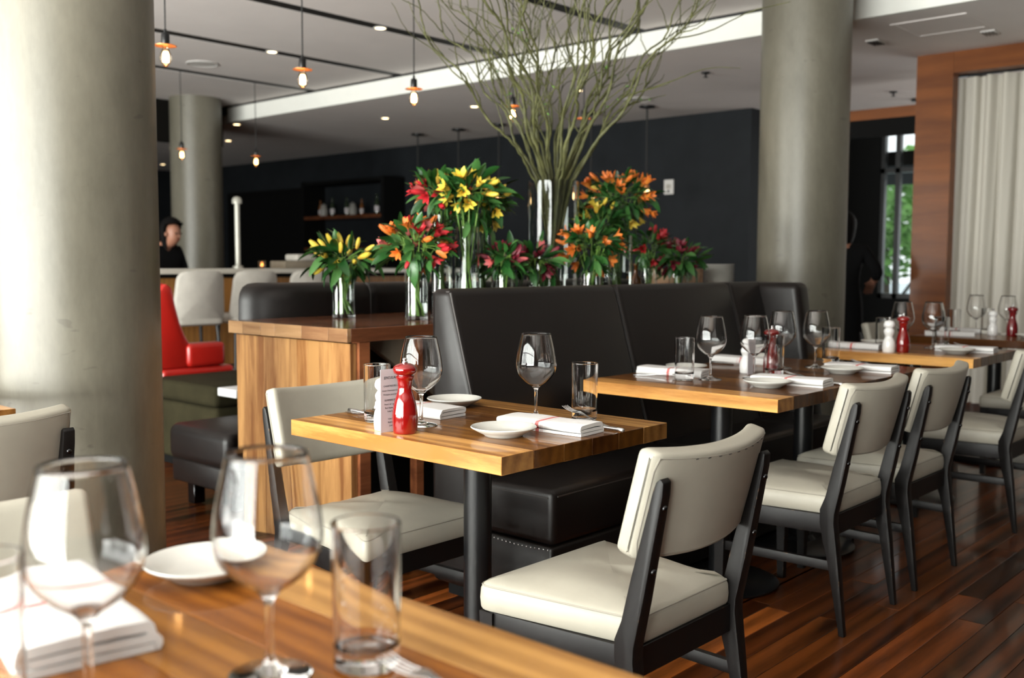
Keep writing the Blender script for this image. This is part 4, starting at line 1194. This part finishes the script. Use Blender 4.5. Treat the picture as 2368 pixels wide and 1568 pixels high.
def menu(x, y, rot, label, text=True, w=.062, h=.160):
    t = thing('menu_card', label, 'menu', (x, y, ZT), rot)
    put('card', cached(('menu', w, h), lambda: prism_mesh('card', [(-.0008, 0), (.0008, 0), (.0012, h * .5), (.0008, h), (-.0008, h), (-.0004, h * .5)], -w / 2, w / 2, 'x', 'paper')), t)
    if text:
        rows = [(.135, 'EPICULAR', .0095), (.115, 'CHARTREUSE L', .0065), (.104, 'Green Chartreuse Cucu', .0055), (.094, 'Pineapple Juice Lime', .0055),
                (.079, 'SUMMERS PIM', .0065), (.069, "Pimm's #1 Lemon", .0055), (.060, 'Basil Agave Nec', .0055), (.051, 'Soda Top', .0055),
                (.032, 'Luke Su', .0055), (.023, 'Basil Syr', .0055), (.014, 'Lime', .0055)]
        for z, s, sz in rows:
            text_part(s, sz, t, (0, -.0014, z), (R(90), 0, 0))

# ---- middle table (pepper mill table)
plate(1.832, 1.684, 'white bread plate beside the striped napkin at the front of the middle table')
napkin(1.985, 1.665, R(3), 'folded white napkin with red stripes in front on the middle table')
fork(2.102, 1.625, R(-9), 'fork with raised tines beside the front napkin of the middle table', 8, ZT + .012)
knife(2.085, 1.605, R(-4), 'knife lying under the fork beside the front napkin of the middle table')
wine(2.100, 1.809, 'empty wine glass standing free in the centre of the middle table')
tumbler(2.180, 1.702, 'empty water tumbler near the right corner of the middle table')
plate(2.120, 2.150, 'white bread plate at the far edge of the middle table')
napkin(1.945, 2.115, PI + R(2), 'folded napkin behind the pepper mill on the middle table')
wine(1.800, 1.950, 'empty wine glass right behind the red mill on the middle table')
tumbler(1.762, 2.083, 'water tumbler left of the menu card on the middle table')
fork(1.800, 2.170, PI + R(-4), 'fork lying left behind the tumbler on the middle table')
knife(1.822, 2.175, PI + R(-2), 'knife lying left behind the tumbler on the middle table')
mill(1.692, 1.893, 'glossy red pepper mill with silver knob on the middle table')
salt(1.686, 1.968, 'white salt mill half hidden behind the menu card on the middle table')
menu(1.679, 1.934, R(-3), 'narrow printed drinks menu card leaning beside the red pepper mill')
# ---- long pair of tables
plate(3.190, 1.684, 'white bread plate at the near corner of the long dark table')
napkin(3.325, 1.662, R(3), 'folded napkin beside the near plate on the long dark table')
fork(3.43, 1.65, R(-6), 'fork with raised tines right of the near napkin on the long dark table', 6, ZT + .006)
knife(3.42, 1.62, R(-4), 'knife at the near edge of the long dark table')
wine(3.245, 1.945, 'wine glass at the left of the long dark table next to a tumbler')
wine(3.395, 1.848, 'wine glass in front of the menu on the long dark table')
tumbler(3.170, 2.010, 'leftmost water tumbler on the long dark table')
napkin(3.300, 2.140, PI + R(8), 'leftmost folded napkin on the long dark table, by the banquette')
fork(3.195, 2.14, PI + R(20), 'fork beside the leftmost napkin on the long dark table')
plate(3.445, 2.175, 'white bread plate beyond the leftmost tumbler on the long dark table')
mill(3.610, 1.890, 'red pepper mill in the middle of the long dark table', 'gloss_red', .98)
tumbler(3.520, 1.832, 'water tumbler standing in front of the red mill on the long dark table')
salt(3.545, 1.965, 'white salt mill behind the menu on the long dark table')
menu(3.515, 1.925, R(-5), 'narrow menu card next to the mill on the long dark table', False, .05, .14)
plate(3.800, 1.684, 'white bread plate at the far right of the long dark table')
napkin(3.935, 1.665, R(2), 'folded napkin at the far right of the long dark table')
fork(4.04, 1.66, R(-6), 'fork with raised tines at the far right of the long dark table', 6, ZT + .006)
wine(3.800, 1.945, 'wine glass behind the red mill on the long dark table')
wine(3.928, 1.858, 'rightmost wine glass on the long dark table')
tumbler(4.120, 1.880, 'rightmost water tumbler on the long dark table')
napkin(3.900, 2.165, PI + R(6), 'folded napkin in the middle of the banquette side of the long dark table')
knife(3.790, 2.16, PI, 'knife left of the banquette side napkin on the long dark table')
plate(4.075, 2.170, 'white bread plate at the far banquette corner of the long dark table')
# ---- third table
salt(4.855, 1.921, 'white salt mill standing left of the red mill on the third table', 1.16)
mill(4.905, 1.872, 'red pepper mill beside the white mill on the third table')
menu(4.945, 1.945, R(-5), 'menu card behind the red mill on the third table', False, .05, .15)
wine(5.190, 1.985, 'wine glass directly behind the red mill on the third table')
wine(5.245, 1.850, 'wine glass on the right part of the third table')
tumbler(5.05, 2.03, 'water tumbler left of the mills on the third table')
tumbler(5.36, 1.845, 'water tumbler on the right part of the third table')
plate(5.02, 1.655, 'white bread plate under the near napkin edge on the third table')
napkin(5.165, 1.66, R(3), 'folded napkin at the near side of the third table')
fork(5.27, 1.66, R(-6), 'fork with raised tines on the third table', 6, ZT + .006)
napkin(4.985, 2.150, PI + R(6), 'folded napkin at the banquette side of the third table')
plate(5.25, 2.14, 'white bread plate at the banquette side of the third table')
# ---- farthest table
wine(6.62, 2.075, 'wine glass on the farthest table by the curtain, left one')
wine(6.60, 1.885, 'wine glass on the farthest table by the curtain, right one')
mill(6.45, 1.815, 'dark red pepper mill on the farthest table', 'gloss_dark_red')
salt(6.47, 1.93, 'white salt mill left of the dark red mill on the farthest table', 1.1)
tumbler(6.30, 2.10, 'water tumbler on the farthest table, left one')
tumbler(6.60, 2.00, 'water tumbler on the farthest table, right one')
napkin(6.22, 2.10, PI + R(20), 'folded napkin on the near left corner of the farthest table')
napkin(6.60, 2.17, PI + R(5), 'folded napkin between the wine glasses on the farthest table')
plate(6.34, 1.68, 'white bread plate on the farthest table')
# ---- foreground table
plate(.726, 1.222, 'white bread plate at the far corner of the foreground table')
napkin(.500, 1.165, R(-10), 'large folded white napkin at the left of the foreground table', 1.35, 1.0, 1.7)
wine(.590, .872, 'blurred wine glass in the centre of the foreground table')
wine(.432, .945, 'blurred wine glass at the left of the foreground table')
tumbler(.675, .818, 'blurred water tumbler on the foreground table')
tumbler(.352, .985, 'blurred water tumbler at the left edge of the foreground table')
fork(.672, .680, R(4), 'fork whose tines show at the bottom edge of the foreground table', 3, ZT + .004)

# ================================================================== FLOWERS
def leaf_mesh(L_, W, bend, fold):
    V, Fc = [], []
    n = 7
    for i in range(n + 1):
        s = i / n
        w = W * (math.sin(PI * min(1, s * .92 + .06)) ** .8) * (1 if i < n else 0.02)
        y = L_ * s; z = -bend * s * s
        V += [(-w, y, z + fold * w), (0, y, z), (w, y, z + fold * w)]
    for i in range(n):
        Fc += [(i * 3, i * 3 + 1, i * 3 + 4, i * 3 + 3), (i * 3 + 1, i * 3 + 2, i * 3 + 5, i * 3 + 4)]
    return mesh_from('leaf', V, Fc, 'leaf_green', True)
LEAVES = [leaf_mesh(.072, .0135, .022, .35), leaf_mesh(.088, .0160, .040, .3), leaf_mesh(.060, .0130, .010, .5), leaf_mesh(.080, .0130, -.014, .4)]
def blossom_mesh(mat, openness, petals=6, L_=.046, W=.0095):
    geos = []
    for k in range(petals):
        a = 2 * PI * k / petals + (.25 if k % 2 else 0)
        V, Fc = [], []
        n = 5
        for i in range(n + 1):
            s = i / n
            r = .003 + (L_ * .30 + openness * .022 * s) * s * (.75 if k % 2 else 1) * (1 if openness > .3 else .55)
            if openness < .3: r = .0025 + .0065 * math.sin(PI * min(.97, s * .85 + .05))
            w = W * math.sin(PI * (.12 + .83 * s)) ** .7 * (.85 if k % 2 else 1) * (.75 if openness < .3 else 1)
            if i == n: w *= .35
            z = L_ * (1.15 if openness < .3 else 1) * s - (openness * .012 * s ** 3)
            c = Vector((math.cos(a), math.sin(a), 0)); tg = Vector((-math.sin(a), math.cos(a), 0))
            p = c * r + Vector((0, 0, z))
            V += [p - tg * w - c * w * .3, p, p + tg * w - c * w * .3]
        for i in range(n):
            Fc += [(i * 3, i * 3 + 1, i * 3 + 4, i * 3 + 3), (i * 3 + 1, i * 3 + 2, i * 3 + 5, i * 3 + 4)]
        geos.append((V, Fc))
    v, f = join_geo(geos)
    return mesh_from('blossom', v, f, mat, True)
def align(d, spin=0.0):
    return (d.to_track_quat('Z', 'Y') @ Matrix.Rotation(spin, 3, 'Z').to_quaternion()).to_euler()
def align_y(d, upv, spin=0.0):
    return (d.to_track_quat('Y', 'Z') @ Matrix.Rotation(spin, 3, 'Y').to_quaternion()).to_euler()
def vase(x, y, r, h, z0, label, water=.35, mat='vase_glass'):
    t = thing('glass_vase', label, 'vase', (x, y, z0), 0, 'clear glass cylinder vases')
    p = [(0, 0), (r * .97, 0), (r, .003), (r, h - .001), (r - .0015, h), (r - .003, h - .001), (r - .003, .014), (0, .013)]
    put('glass', lathe_mesh('glass', supported(p, .001), mat, 48, True, 50), t)
    wh = h * water
    put('water', lathe_mesh('water', supported([(0, .0132), (r - .0033, .0145), (r - .0033, wh), (0, wh)], .001), 'vase_water', 40, True, 50), t)
    return t
def bouquet(x, y, z0, rv, hv, rad, height, flowers, seed, label, nstem=11, nleaf=46, open_=.55, flat=.75, droop=.25):
    nleaf = int(nleaf * 1.9)
    """flowers: list of (material, count); dome of blossoms centred height above the vase foot"""
    rr = random.Random(seed)
    t = thing('flower_bouquet', label, 'flowers', (x, y, z0), 0, 'alstroemeria bouquets in the vases')
    C = Vector((0, 0, height))
    tips = []
    fl = [m for m, n in flowers for _ in range(n)]
    rr.shuffle(fl)
    for i in range(nstem):
        a = 2 * PI * i / nstem + rr.uniform(-.2, .2)
        b0 = Vector((math.cos(a + 2.4), math.sin(a + 2.4), 0)) * rv * rr.uniform(.2, .68) + Vector((0, 0, .018))
        mid = Vector((math.cos(a), math.sin(a), 0)) * rv * rr.uniform(.3, .7) + Vector((0, 0, hv * .98))
        d = rr.uniform(.25, .8)
        tip = C + Vector((math.cos(a) * rad * d, math.sin(a) * rad * d, rr.uniform(-.1, .5) * rad * flat))
        pts = [b0, b0.lerp(mid, .5), mid, mid.lerp(tip, .55) + Vector((0, 0, .012)), tip]
        put('stem', tube_mesh('stem', pts, [.0034, .0032, .0030, .0026, .0018], 'stem_green', 6), t)
        tips.append((mid, tip))
    for i, m in enumerate(fl + fl[:len(fl) // 2]):
        u = Vector((rr.gauss(0, 1), rr.gauss(0, 1), rr.gauss(.35, .8))).normalized()
        p = C + Vector((u.x * rad, u.y * rad, u.z * rad * flat)) * rr.uniform(.78, 1.0)
        d = (u + Vector((rr.uniform(-.4, .4), rr.uniform(-.4, .4), rr.uniform(-.1, .4)))).normalized()
        op = open_ if rr.random() < .7 else .1
        key = ('bl', m, round(op, 1))
        me = cached(key, lambda: blossom_mesh(m, op))
        s = rr.uniform(1.0, 1.4)
        put('blossom', me, t, p - d * .02, align(d, rr.uniform(0, 6)), (s, s, s))
        st = C + (p - C) * .25
        put('flower_stalk', tube_mesh('stalk', [st, st.lerp(p, .6) + Vector((0, 0, .008)), p - d * .018], [.0018, .0016, .0013], 'stem_green', 5), t)
    for i in range(nleaf):
        u = Vector((rr.gauss(0, 1), rr.gauss(0, 1), rr.gauss(.0, .75))).normalized()
        p = C + Vector((u.x * rad, u.y * rad, u.z * rad * flat)) * rr.uniform(.35, .85)
        if p.z < hv * .9: p.z = hv * .9 + rr.random() * .03
        d = (u + Vector((rr.uniform(-.5, .5), rr.uniform(-.5, .5), rr.uniform(-.3 - droop, .6)))).normalized()
        s = rr.uniform(.85, 1.4)
        put('leaf', rr.choice(LEAVES), t, p, align_y(d, None, rr.uniform(-.8, .8)), (s, s, s))
    for i in range(6):                     # leaves hanging down the outside and inside of the vase neck
        a = rr.uniform(0, 6.28); d = Vector((math.cos(a), math.sin(a), -rr.uniform(.6, 1.6))).normalized()
        put('leaf', rr.choice(LEAVES), t, (math.cos(a) * rv * 1.1, math.sin(a) * rv * 1.1, hv + .02 + rr.random() * .03), align_y(d, None, rr.uniform(-.5, .5)))
    return t
ZC = 0.931
vase(2.853, 3.599, .052, .178, ZC, 'short glass vase with yellow flowers at the left of the counter', .42)
bouquet(2.853, 3.599, ZC, .052, .178, .150, .262, [('petal_yellow', 15)], 11, 'yellow budding bouquet at the left end of the counter', 11, 54, .1, .62, .5)
vase(2.968, 3.244, .050, .205, ZC, 'short glass vase with orange and red flowers against the banquette end', .36)
bouquet(2.968, 3.244, ZC, .050, .205, .150, .325, [('petal_orange', 11), ('petal_red', 9), ('petal_pink', 6)], 22, 'orange and red bouquet just left of the banquette end', 12, 52, .6, .72, .3)
vase(3.155, 3.28, .050, .46, ZC, 'tall slim glass vase at the left of the middle group', .5)
bouquet(3.155, 3.28, ZC, .050, .46, .125, .555, [('petal_red', 12), ('petal_yellow', 3), ('petal_pink', 3)], 33, 'red bouquet at the left top of the tall middle group', 8, 42, .55, .7)
vase(3.19, 3.155, .055, .405, ZC, 'front tall glass vase of the middle group', .5)
bouquet(3.19, 3.155, ZC, .055, .405, .130, .555, [('petal_yellow', 17)], 44, 'bright yellow bouquet in front of the tall middle group', 9, 50, .45, .75)
vase(3.40, 3.27, .055, .385, ZC, 'right tall glass vase of the middle group', .5)
bouquet(3.40, 3.27, ZC, .055, .385, .140, .520, [('petal_yellow', 12), ('petal_orange', 4)], 55, 'yellow and orange bouquet at the right of the tall middle group', 9, 54, .4, .8, .5)
vase(3.36, 3.09, .042, .195, ZC, 'squat glass vase with burgundy flowers left of the big vase', .5)
bouquet(3.36, 3.09, ZC, .042, .195, .085, .262, [('petal_burgundy', 9), ('petal_pink', 2)], 66, 'burgundy bouquet low at the left of the big vase', 7, 30, .5, .7)
vase(3.62, 3.12, .044, .185, ZC, 'squat glass vase with burgundy flowers right in front of the big vase', .5)
bouquet(3.62, 3.12, ZC, .044, .185, .10, .255, [('petal_burgundy', 11), ('petal_pink', 3)], 77, 'burgundy and pink bouquet low in front of the big vase', 7, 34, .5, .65)
vase(3.96, 3.06, .052, .200, ZC, 'squat glass vase with orange flowers right of the big vase', .5)
bouquet(3.96, 3.06, ZC, .052, .200, .155, .330, [('petal_orange', 16)], 88, 'orange bouquet low at the right of the big vase', 9, 50, .6, .8)
vase(4.56, 3.34, .085, .40, ZC, 'wide tall glass vase with orange flowers on the right', .5)
bouquet(4.56, 3.34, ZC, .085, .40, .225, .60, [('petal_orange', 24), ('petal_yellow', 4)], 99, 'large orange bouquet on the right in front of the dark wall', 12, 90, .5, .72, .5)
bouquet(4.36, 3.30, ZC, .05, .36, .15, .44, [('petal_yellow', 5)], 98, 'dark leafy bouquet between the big vase and the large orange bouquet', 6, 54, .4, .9)
vase(4.36, 3.30, .052, .30, ZC, 'glass vase holding the leafy bouquet right of the big vase', .5)
vase(4.93, 3.38, .050, .22, ZC, 'glass vase with dark red flowers below the large orange bouquet', .5)
bouquet(4.93, 3.38, ZC, .050, .22, .125, .335, [('petal_red', 10)], 101, 'dark red bouquet below the large orange bouquet', 7, 40, .5, .9)
vase(5.03, 3.24, .055, .19, ZC, 'squat glass vase with dark burgundy flowers left of the plates', .5)
bouquet(5.03, 3.24, ZC, .055, .19, .14, .275, [('petal_burgundy', 13)], 102, 'dark burgundy bouquet left of the plate stack', 8, 44, .5, .7)

# ---------------------------------------------------------------- big vase with curly willow
VX, VY, VR, VH = 4.03, 3.36, .132, .665
vase(VX, VY, VR, VH, ZC, 'large tall glass cylinder vase holding curly willow branches', .12)
wl_ = thing('willow_arrangement', 'tall spray of curly willow branches fanning up towards the ceiling', 'branches', (VX, VY, ZC), 0)
rw = random.Random(2024)
def squiggle(start, d, length, r0, n, amp, seedr, curl_up=.0):
    p = Vector(start); d = Vector(d).normalized()
    s1 = d.orthogonal().normalized(); s2 = d.cross(s1)
    ph1, ph2 = seedr.uniform(0, 6.28), seedr.uniform(0, 6.28)
    f1, f2 = seedr.uniform(12, 22), seedr.uniform(11, 20)
    g1, g2, g3 = seedr.uniform(3, 6), seedr.uniform(0, 6.28), seedr.uniform(0, 6.28)
    pts, rad = [], []
    for i in range(n + 1):
        s = i / n
        q = p + d * (length * s) + s1 * (amp * (s ** .6) * math.sin(f1 * s * length + ph1) - amp * (s ** .6) * math.sin(ph1) * (1 - s)) + s2 * (amp * (s ** .6) * math.sin(f2 * s * length + ph2)) + Vector((0, 0, curl_up * s * s)) 
        q += (s1 * math.sin(g1 * s * length + g2) + s2 * math.sin(g1 * .8 * s * length + g3)) * amp * 1.6 * s
        q += Vector((seedr.uniform(-1, 1), seedr.uniform(-1, 1), seedr.uniform(-1, 1))) * amp * .09
        pts.append(q); rad.append(r0 * (1 - .72 * s) + .0006)
    return pts, rad
NB = 27
for i in range(NB):
    a = 2 * PI * (i * .381966) + rw.uniform(-.2, .2)
    ringf = math.sqrt((i + .5) / NB)
    spread = .10 + .72 * ringf ** 1.4
    ln = rw.uniform(1.15, 1.65) * (1 if ringf < .75 else 1.05)
    base = Vector((-math.cos(a) * VR * .55 * ringf, -math.sin(a) * VR * .55 * ringf, .02))
    rim = Vector((math.cos(a) * VR * .80 * ringf, math.sin(a) * VR * .80 * ringf, VH))
    d = Vector((math.cos(a) * spread, math.sin(a) * spread, 1)).normalized()
    pts, rad = squiggle(rim, d, ln, rw.uniform(.0062, .0098), 56, rw.uniform(.026, .046), rw, 0.0)
    pts = [base, base.lerp(rim, .5) + Vector((rw.uniform(-.01, .01), rw.uniform(-.01, .01), 0))] + pts
    rad = [rad[0]] * 2 + rad
    zmax = 2.98 - ZC
    k = len(pts)
    for j, q in enumerate(pts):
        if q.z > zmax: k = j; break
    pts, rad = pts[:k], rad[:k]
    b_ = put('branch', tube_mesh('branch', pts, rad, 'willow_bark', 6), wl_)
    for tw in range(rw.randint(7, 11)):
        j = rw.randint(12, max(13, k - 3))
        if j >= k - 1: continue
        dd = (pts[j] - pts[j - 1]).normalized() + Vector((rw.gauss(0, .5), rw.gauss(0, .5), rw.uniform(-.1, .4)))
        tp, tr = squiggle(pts[j], dd, rw.uniform(.2, .6), min(rad[j] * .6, .0034), 22, rw.uniform(.012, .026), rw)
        if max(q.z for q in tp) > zmax: continue
        put('twig', tube_mesh('twig', tp, tr, 'willow_bark', 5), b_)
        if rw.random() < .16:
            for q in range(3):
                jj = rw.randint(6, 14)
                put('leaf', cached('wleaf', lambda: (lambda m: m)(mesh_from('leaf', [(0, 0, 0), (.004, .01, .001), (0, .024, 0), (-.004, .01, .001)], [(0, 1, 2, 3)], 'willow_leaf'))), b_, tp[jj], (rw.uniform(0, 6), rw.uniform(0, 6), rw.uniform(0, 6)))

# ================================================================== PENDANT LAMPS
def bulb_mesh():
    return lathe_mesh('bulb', [(0, -.108)] + smooth_prof([(.004, -.1075), (.018, -.098), (.029, -.078), (.0315, -.062), (.027, -.040), (.018, -.018), (.0135, -.002)], 5), 'bulb_glass', 28)
def filament_mesh(mat):
    geos = []
    for k in range(6):
        a = 2 * PI * k / 6
        geos.append(tube_geo([(.009 * math.cos(a), .009 * math.sin(a), -.030), (.0145 * math.cos(a), .0145 * math.sin(a), -.045), (.0145 * math.cos(a), .0145 * math.sin(a), -.080)], .0026, 5))
    geos.append(tube_geo([(0.0145 * math.cos(2 * PI * k / 12), .0145 * math.sin(2 * PI * k / 12), -.080) for k in range(13)], .002, 5))
    v, f = join_geo(geos)
    return mesh_from('filament', v, f, mat, True)
def pendant(x, y, zb, label, zc, mat='filament'):
    t = thing('pendant_lamp', label, 'lamp', (x, y, zb), 0, 'bare bulb pendant lamps')
    put('shade_disc', cached('pd_disc', lambda: lathe_mesh('disc', [(.0, .0015), (.056, -.001), (.0565, .001), (.05, .004), (.018, .008), (0, .008)], 'copper', 40, True, 40)), t)
    put('socket', cached('pd_sock', lambda: lathe_mesh('socket', [(0, .008), (.0205, .008), (.0215, .012), (.0215, .055), (.018, .064), (.008, .068), (.007, .085), (0, .086)], 'metal_black', 24, True, 40)), t)
    b = put('bulb', cached('pd_bulb', bulb_mesh), t)
    put('filament', cached(('pd_fil', mat), lambda: filament_mesh(mat)), b)
    put('cord', tube_mesh('cord', [(0, 0, .085), (.002, .001, (zc - zb) * .4), (-.001, 0, (zc - zb) * .75), (0, 0, zc - zb)], .0042, 'cord_black', 8), t)
    return t
for i, (x_, w) in enumerate([(2.74, 'hanging bulb lamp nearest the big column'), (3.60, 'hanging bulb lamp second from the big column'), (4.47, 'hanging bulb lamp third from the big column, in front of the fascia'), (5.42, 'hanging bulb lamp behind the left side of the willow'), (6.24, 'hanging bulb lamp behind the middle of the willow')]):
    pendant(x_, 4.90, 2.292, w, Z_UP + .05)
for x_, y_, w in [(5.30, 9.21, 'distant hanging bulb in front of the far column'), (6.17, 9.23, 'distant hanging bulb right of the far column')]:
    pendant(x_, y_, 2.292, w, Z_UP + .05, 'filament_far')
def bar_pendant(x, y, zb, label, zc=Z_LOW):
    t = thing('bar_pendant', label, 'lamp', (x, y, zb), 0, 'small bar pendants')
    put('canopy', cached('bp_can', lambda: lathe_mesh('canopy', [(0, 0), (.085, 0), (.085, -.018), (.02, -.03), (0, -.03)], 'metal_black', 28, True, 40)), t, (0, 0, zc - zb))
    put('cord', tube_mesh('cord', [(0, 0, .06), (0, 0, zc - zb - .02)], .011, 'cord_black', 8), t)
    put('socket', cached('bp_sock', lambda: lathe_mesh('socket', [(0, .0), (.03, .0), (.03, .05), (.02, .07), (0, .07)], 'copper', 20, True, 40)), t)
    put('bulb', cached('bp_bulb', lambda: lathe_mesh('bulb', [(0, -.075)] + smooth_prof([(.02, -.072), (.037, -.05), (.036, -.025), (.028, 0)], 4), 'filament_far_soft', 20)), t)
emit('filament_far_soft', (1.0, .62, .26, 1), 5)
for y_, w in [(9.96, 'small bar pendant left of the tall yellow flowers'), (9.2, 'small bar pendant behind the red flowers'), (8.5, 'small bar pendant behind the yellow flowers'), (7.075, 'small bar pendant right beside the big vase'), (6.32, 'small bar pendant behind the large orange bouquet')]:
    bar_pendant(9.15, y_, 1.97, w)
bar_pendant(10.6, 3.95, 2.02, 'small glowing pendant in front of the far window', 2.866)

# ================================================================== PEOPLE
def skin_mesh(name, joints, edges, mat, root, sub=2):
    me = bpy.data.meshes.new(name)
    keys = list(joints)
    me.from_pydata([joints[k][0] for k in keys], [(keys.index(a), keys.index(b)) for a, b in edges], [])
    o = bpy.data.objects.new(name, me); col.objects.link(o)
    md = o.modifiers.new('skin', 'SKIN'); md.use_smooth_shade = True
    for k, d in zip(keys, me.skin_vertices[0].data):
        r = joints[k][1]; d.radius = r if hasattr(r, '__len__') else (r, r); d.use_root = (k == root)
    sd = o.modifiers.new('sub', 'SUBSURF'); sd.levels = sd.render_levels = sub
    dg = bpy.context.evaluated_depsgraph_get()
    ev = bpy.data.meshes.new_from_object(o.evaluated_get(dg))
    bpy.data.objects.remove(o)
    ev.name = name
    ev.materials.clear(); ev.materials.append(MATS[mat])
    for p in ev.polygons: p.use_smooth = True
    return ev
def person(label, loc, rotz, hand_l, hand_r, nod):
    t = thing('person', label, 'person', loc, rotz)
    hd = Vector((0, .03 + .10 * nod, 1.46 - .03 * nod))
    J = {'pel': ((0, 0, .90), (.13, .10)), 'bel': ((0, 0, 1.02), (.12, .09)), 'che': ((0, .01, 1.20), (.135, .095)), 'nec': ((0, .01, 1.32), (.055, .055)),
         'jaw': (tuple(hd + Vector((0, .02, -.04))), (.062, .068)), 'cra': (tuple(hd + Vector((0, -.005, .05))), (.078, .088)), 'top': (tuple(hd + Vector((0, -.01, .10))), (.05, .06))}
    E_ = [('pel', 'bel'), ('bel', 'che'), ('che', 'nec'), ('nec', 'jaw'), ('jaw', 'cra'), ('cra', 'top')]
    for s, n, hp in ((-1, 'l', hand_l), (1, 'r', hand_r)):
        sh = Vector((s * .17, .0, 1.28)); hp = Vector(hp)
        el = sh.lerp(hp, .5) + Vector((s * .07, -.06, -.06))
        J['sh' + n] = (tuple(sh), .052); J['el' + n] = (tuple(el), .040); J['wr' + n] = (tuple(hp), .027)
        pal = hp + (hp - el).normalized() * .07
        J['pa' + n] = (tuple(pal), (.036, .018))
        E_ += [('che', 'sh' + n), ('sh' + n, 'el' + n), ('el' + n, 'wr' + n), ('wr' + n, 'pa' + n)]
        f = (hp - el).normalized(); side = Vector((1, 0, 0)) - f * f.x; side.normalize()
        for k, (o_, l_) in enumerate(((-.027, .060), (-.009, .070), (.009, .066), (.027, .052))):
            b = pal + side * o_ + f * .012; m = b + f * l_ * .55 + Vector((0, 0, -.006)); e = m + f * l_ * .42 + Vector((0, 0, -.018))
            J['f%s%d' % (n, k)] = (tuple(b), .0095); J['g%s%d' % (n, k)] = (tuple(m), .0085); J['h%s%d' % (n, k)] = (tuple(e), .007)
            E_ += [('pa' + n, 'f%s%d' % (n, k)), ('f%s%d' % (n, k), 'g%s%d' % (n, k)), ('g%s%d' % (n, k), 'h%s%d' % (n, k))]
        tb = hp + f * .03 - side * s * .03; te = tb + f * .035 - side * s * .022
        J['t' + n] = (tuple(tb), .011); J['u' + n] = (tuple(te), .009); E_ += [('wr' + n, 't' + n), ('t' + n, 'u' + n)]
        J['hi' + n] = ((s * .09, 0, .86), .085); J['kn' + n] = ((s * .10, .02, .47), .058); J['an' + n] = ((s * .10, -.01, .08), .038); J['to' + n] = ((s * .11, .14, .03), (.038, .026))
        E_ += [('pel', 'hi' + n), ('hi' + n, 'kn' + n), ('kn' + n, 'an' + n), ('an' + n, 'to' + n)]
    put('body', skin_mesh('body', J, E_, 'skin', 'pel'), t)
    G = {k: (J[k][0], tuple(v + .014 for v in (J[k][1] if hasattr(J[k][1], '__len__') else (J[k][1],) * 2))) for k in ('pel', 'bel', 'che', 'shl', 'ell', 'shr', 'elr', 'hil', 'knl', 'anl', 'hir', 'knr', 'anr')}
    for n in 'lr':
        w = Vector(J['el' + n][0]).lerp(Vector(J['wr' + n][0]), .9); G['cu' + n] = (tuple(w), (.042, .042))
    G['col'] = ((0, .008, 1.315), (.072, .068))
    put('clothing', skin_mesh('clothing', G, [('pel', 'bel'), ('bel', 'che'), ('che', 'col')] + [e for n in 'lr' for e in (('che', 'sh' + n), ('sh' + n, 'el' + n), ('el' + n, 'cu' + n), ('pel', 'hi' + n), ('hi' + n, 'kn' + n), ('kn' + n, 'an' + n))], 'cloth_black', 'pel'), t)
    # hair: cap over crown, back and sides
    V = []; Fc = []; ns, nr = 24, 9
    for i in range(nr + 1):
        ph = PI * i / nr * .84
        for k in range(ns):
            a = 2 * PI * k / ns
            x, y, z = math.sin(ph) * math.cos(a), math.sin(ph) * math.sin(a), math.cos(ph)
            front = max(0, y)
            zz = z if front < .1 else max(z, .30 + .25 * front)
            q = hd + Vector((x * .106, -.018 + y * .112, .045 + zz * .120 - (0.10 if (y < 0 and z < 0) else 0) * (-z)))
            V.append(q)
    for i in range(nr):
        Fc += [(i * ns + k, i * ns + (k + 1) % ns, (i + 1) * ns + (k + 1) % ns, (i + 1) * ns + k) for k in range(ns)]
    put('hair', mesh_from('hair', V, Fc, 'hair_dark', True), t)
    for s in (-1, 1):
        put('eye', lathe_mesh('eye', [(0, -.008), (.007, -.004), (.008, 0), (.007, .004), (0, .008)], 'hair_dark', 10), t, hd + Vector((s * .030, .080, .010)))
        put('ear', lathe_mesh('ear', [(0, -.02), (.012, -.01), (.013, .005), (.009, .018), (0, .022)], 'skin', 10), t, hd + Vector((s * .078, .0, .0)))
    put('nose', mesh_from('nose', [hd + Vector(v) for v in ((0, .082, .012), (-.012, .078, -.022), (.012, .078, -.022), (0, .103, -.020))], [(0, 1, 3), (0, 3, 2), (1, 2, 3)], 'skin', True), t)
    put('mouth', mesh_from('mouth', [hd + Vector(v) for v in ((-.020, .076, -.045), (0, .088, -.042), (.020, .076, -.045), (0, .087, -.051))], [(0, 1, 2, 3)], 'gloss_dark_red'), t)
    return t
person('person with dark hair in black clothes looking down behind the bar', (4.80, 8.72, 0), R(180 + 12), (-.16, .16, .98), (.16, .16, .98), 1.1)
person('person in black standing in the shadow left of the wooden post', (7.95, 3.55, 0), R(-64), (-.16, .20, 1.0), (.25, .03, 1.04), .2)
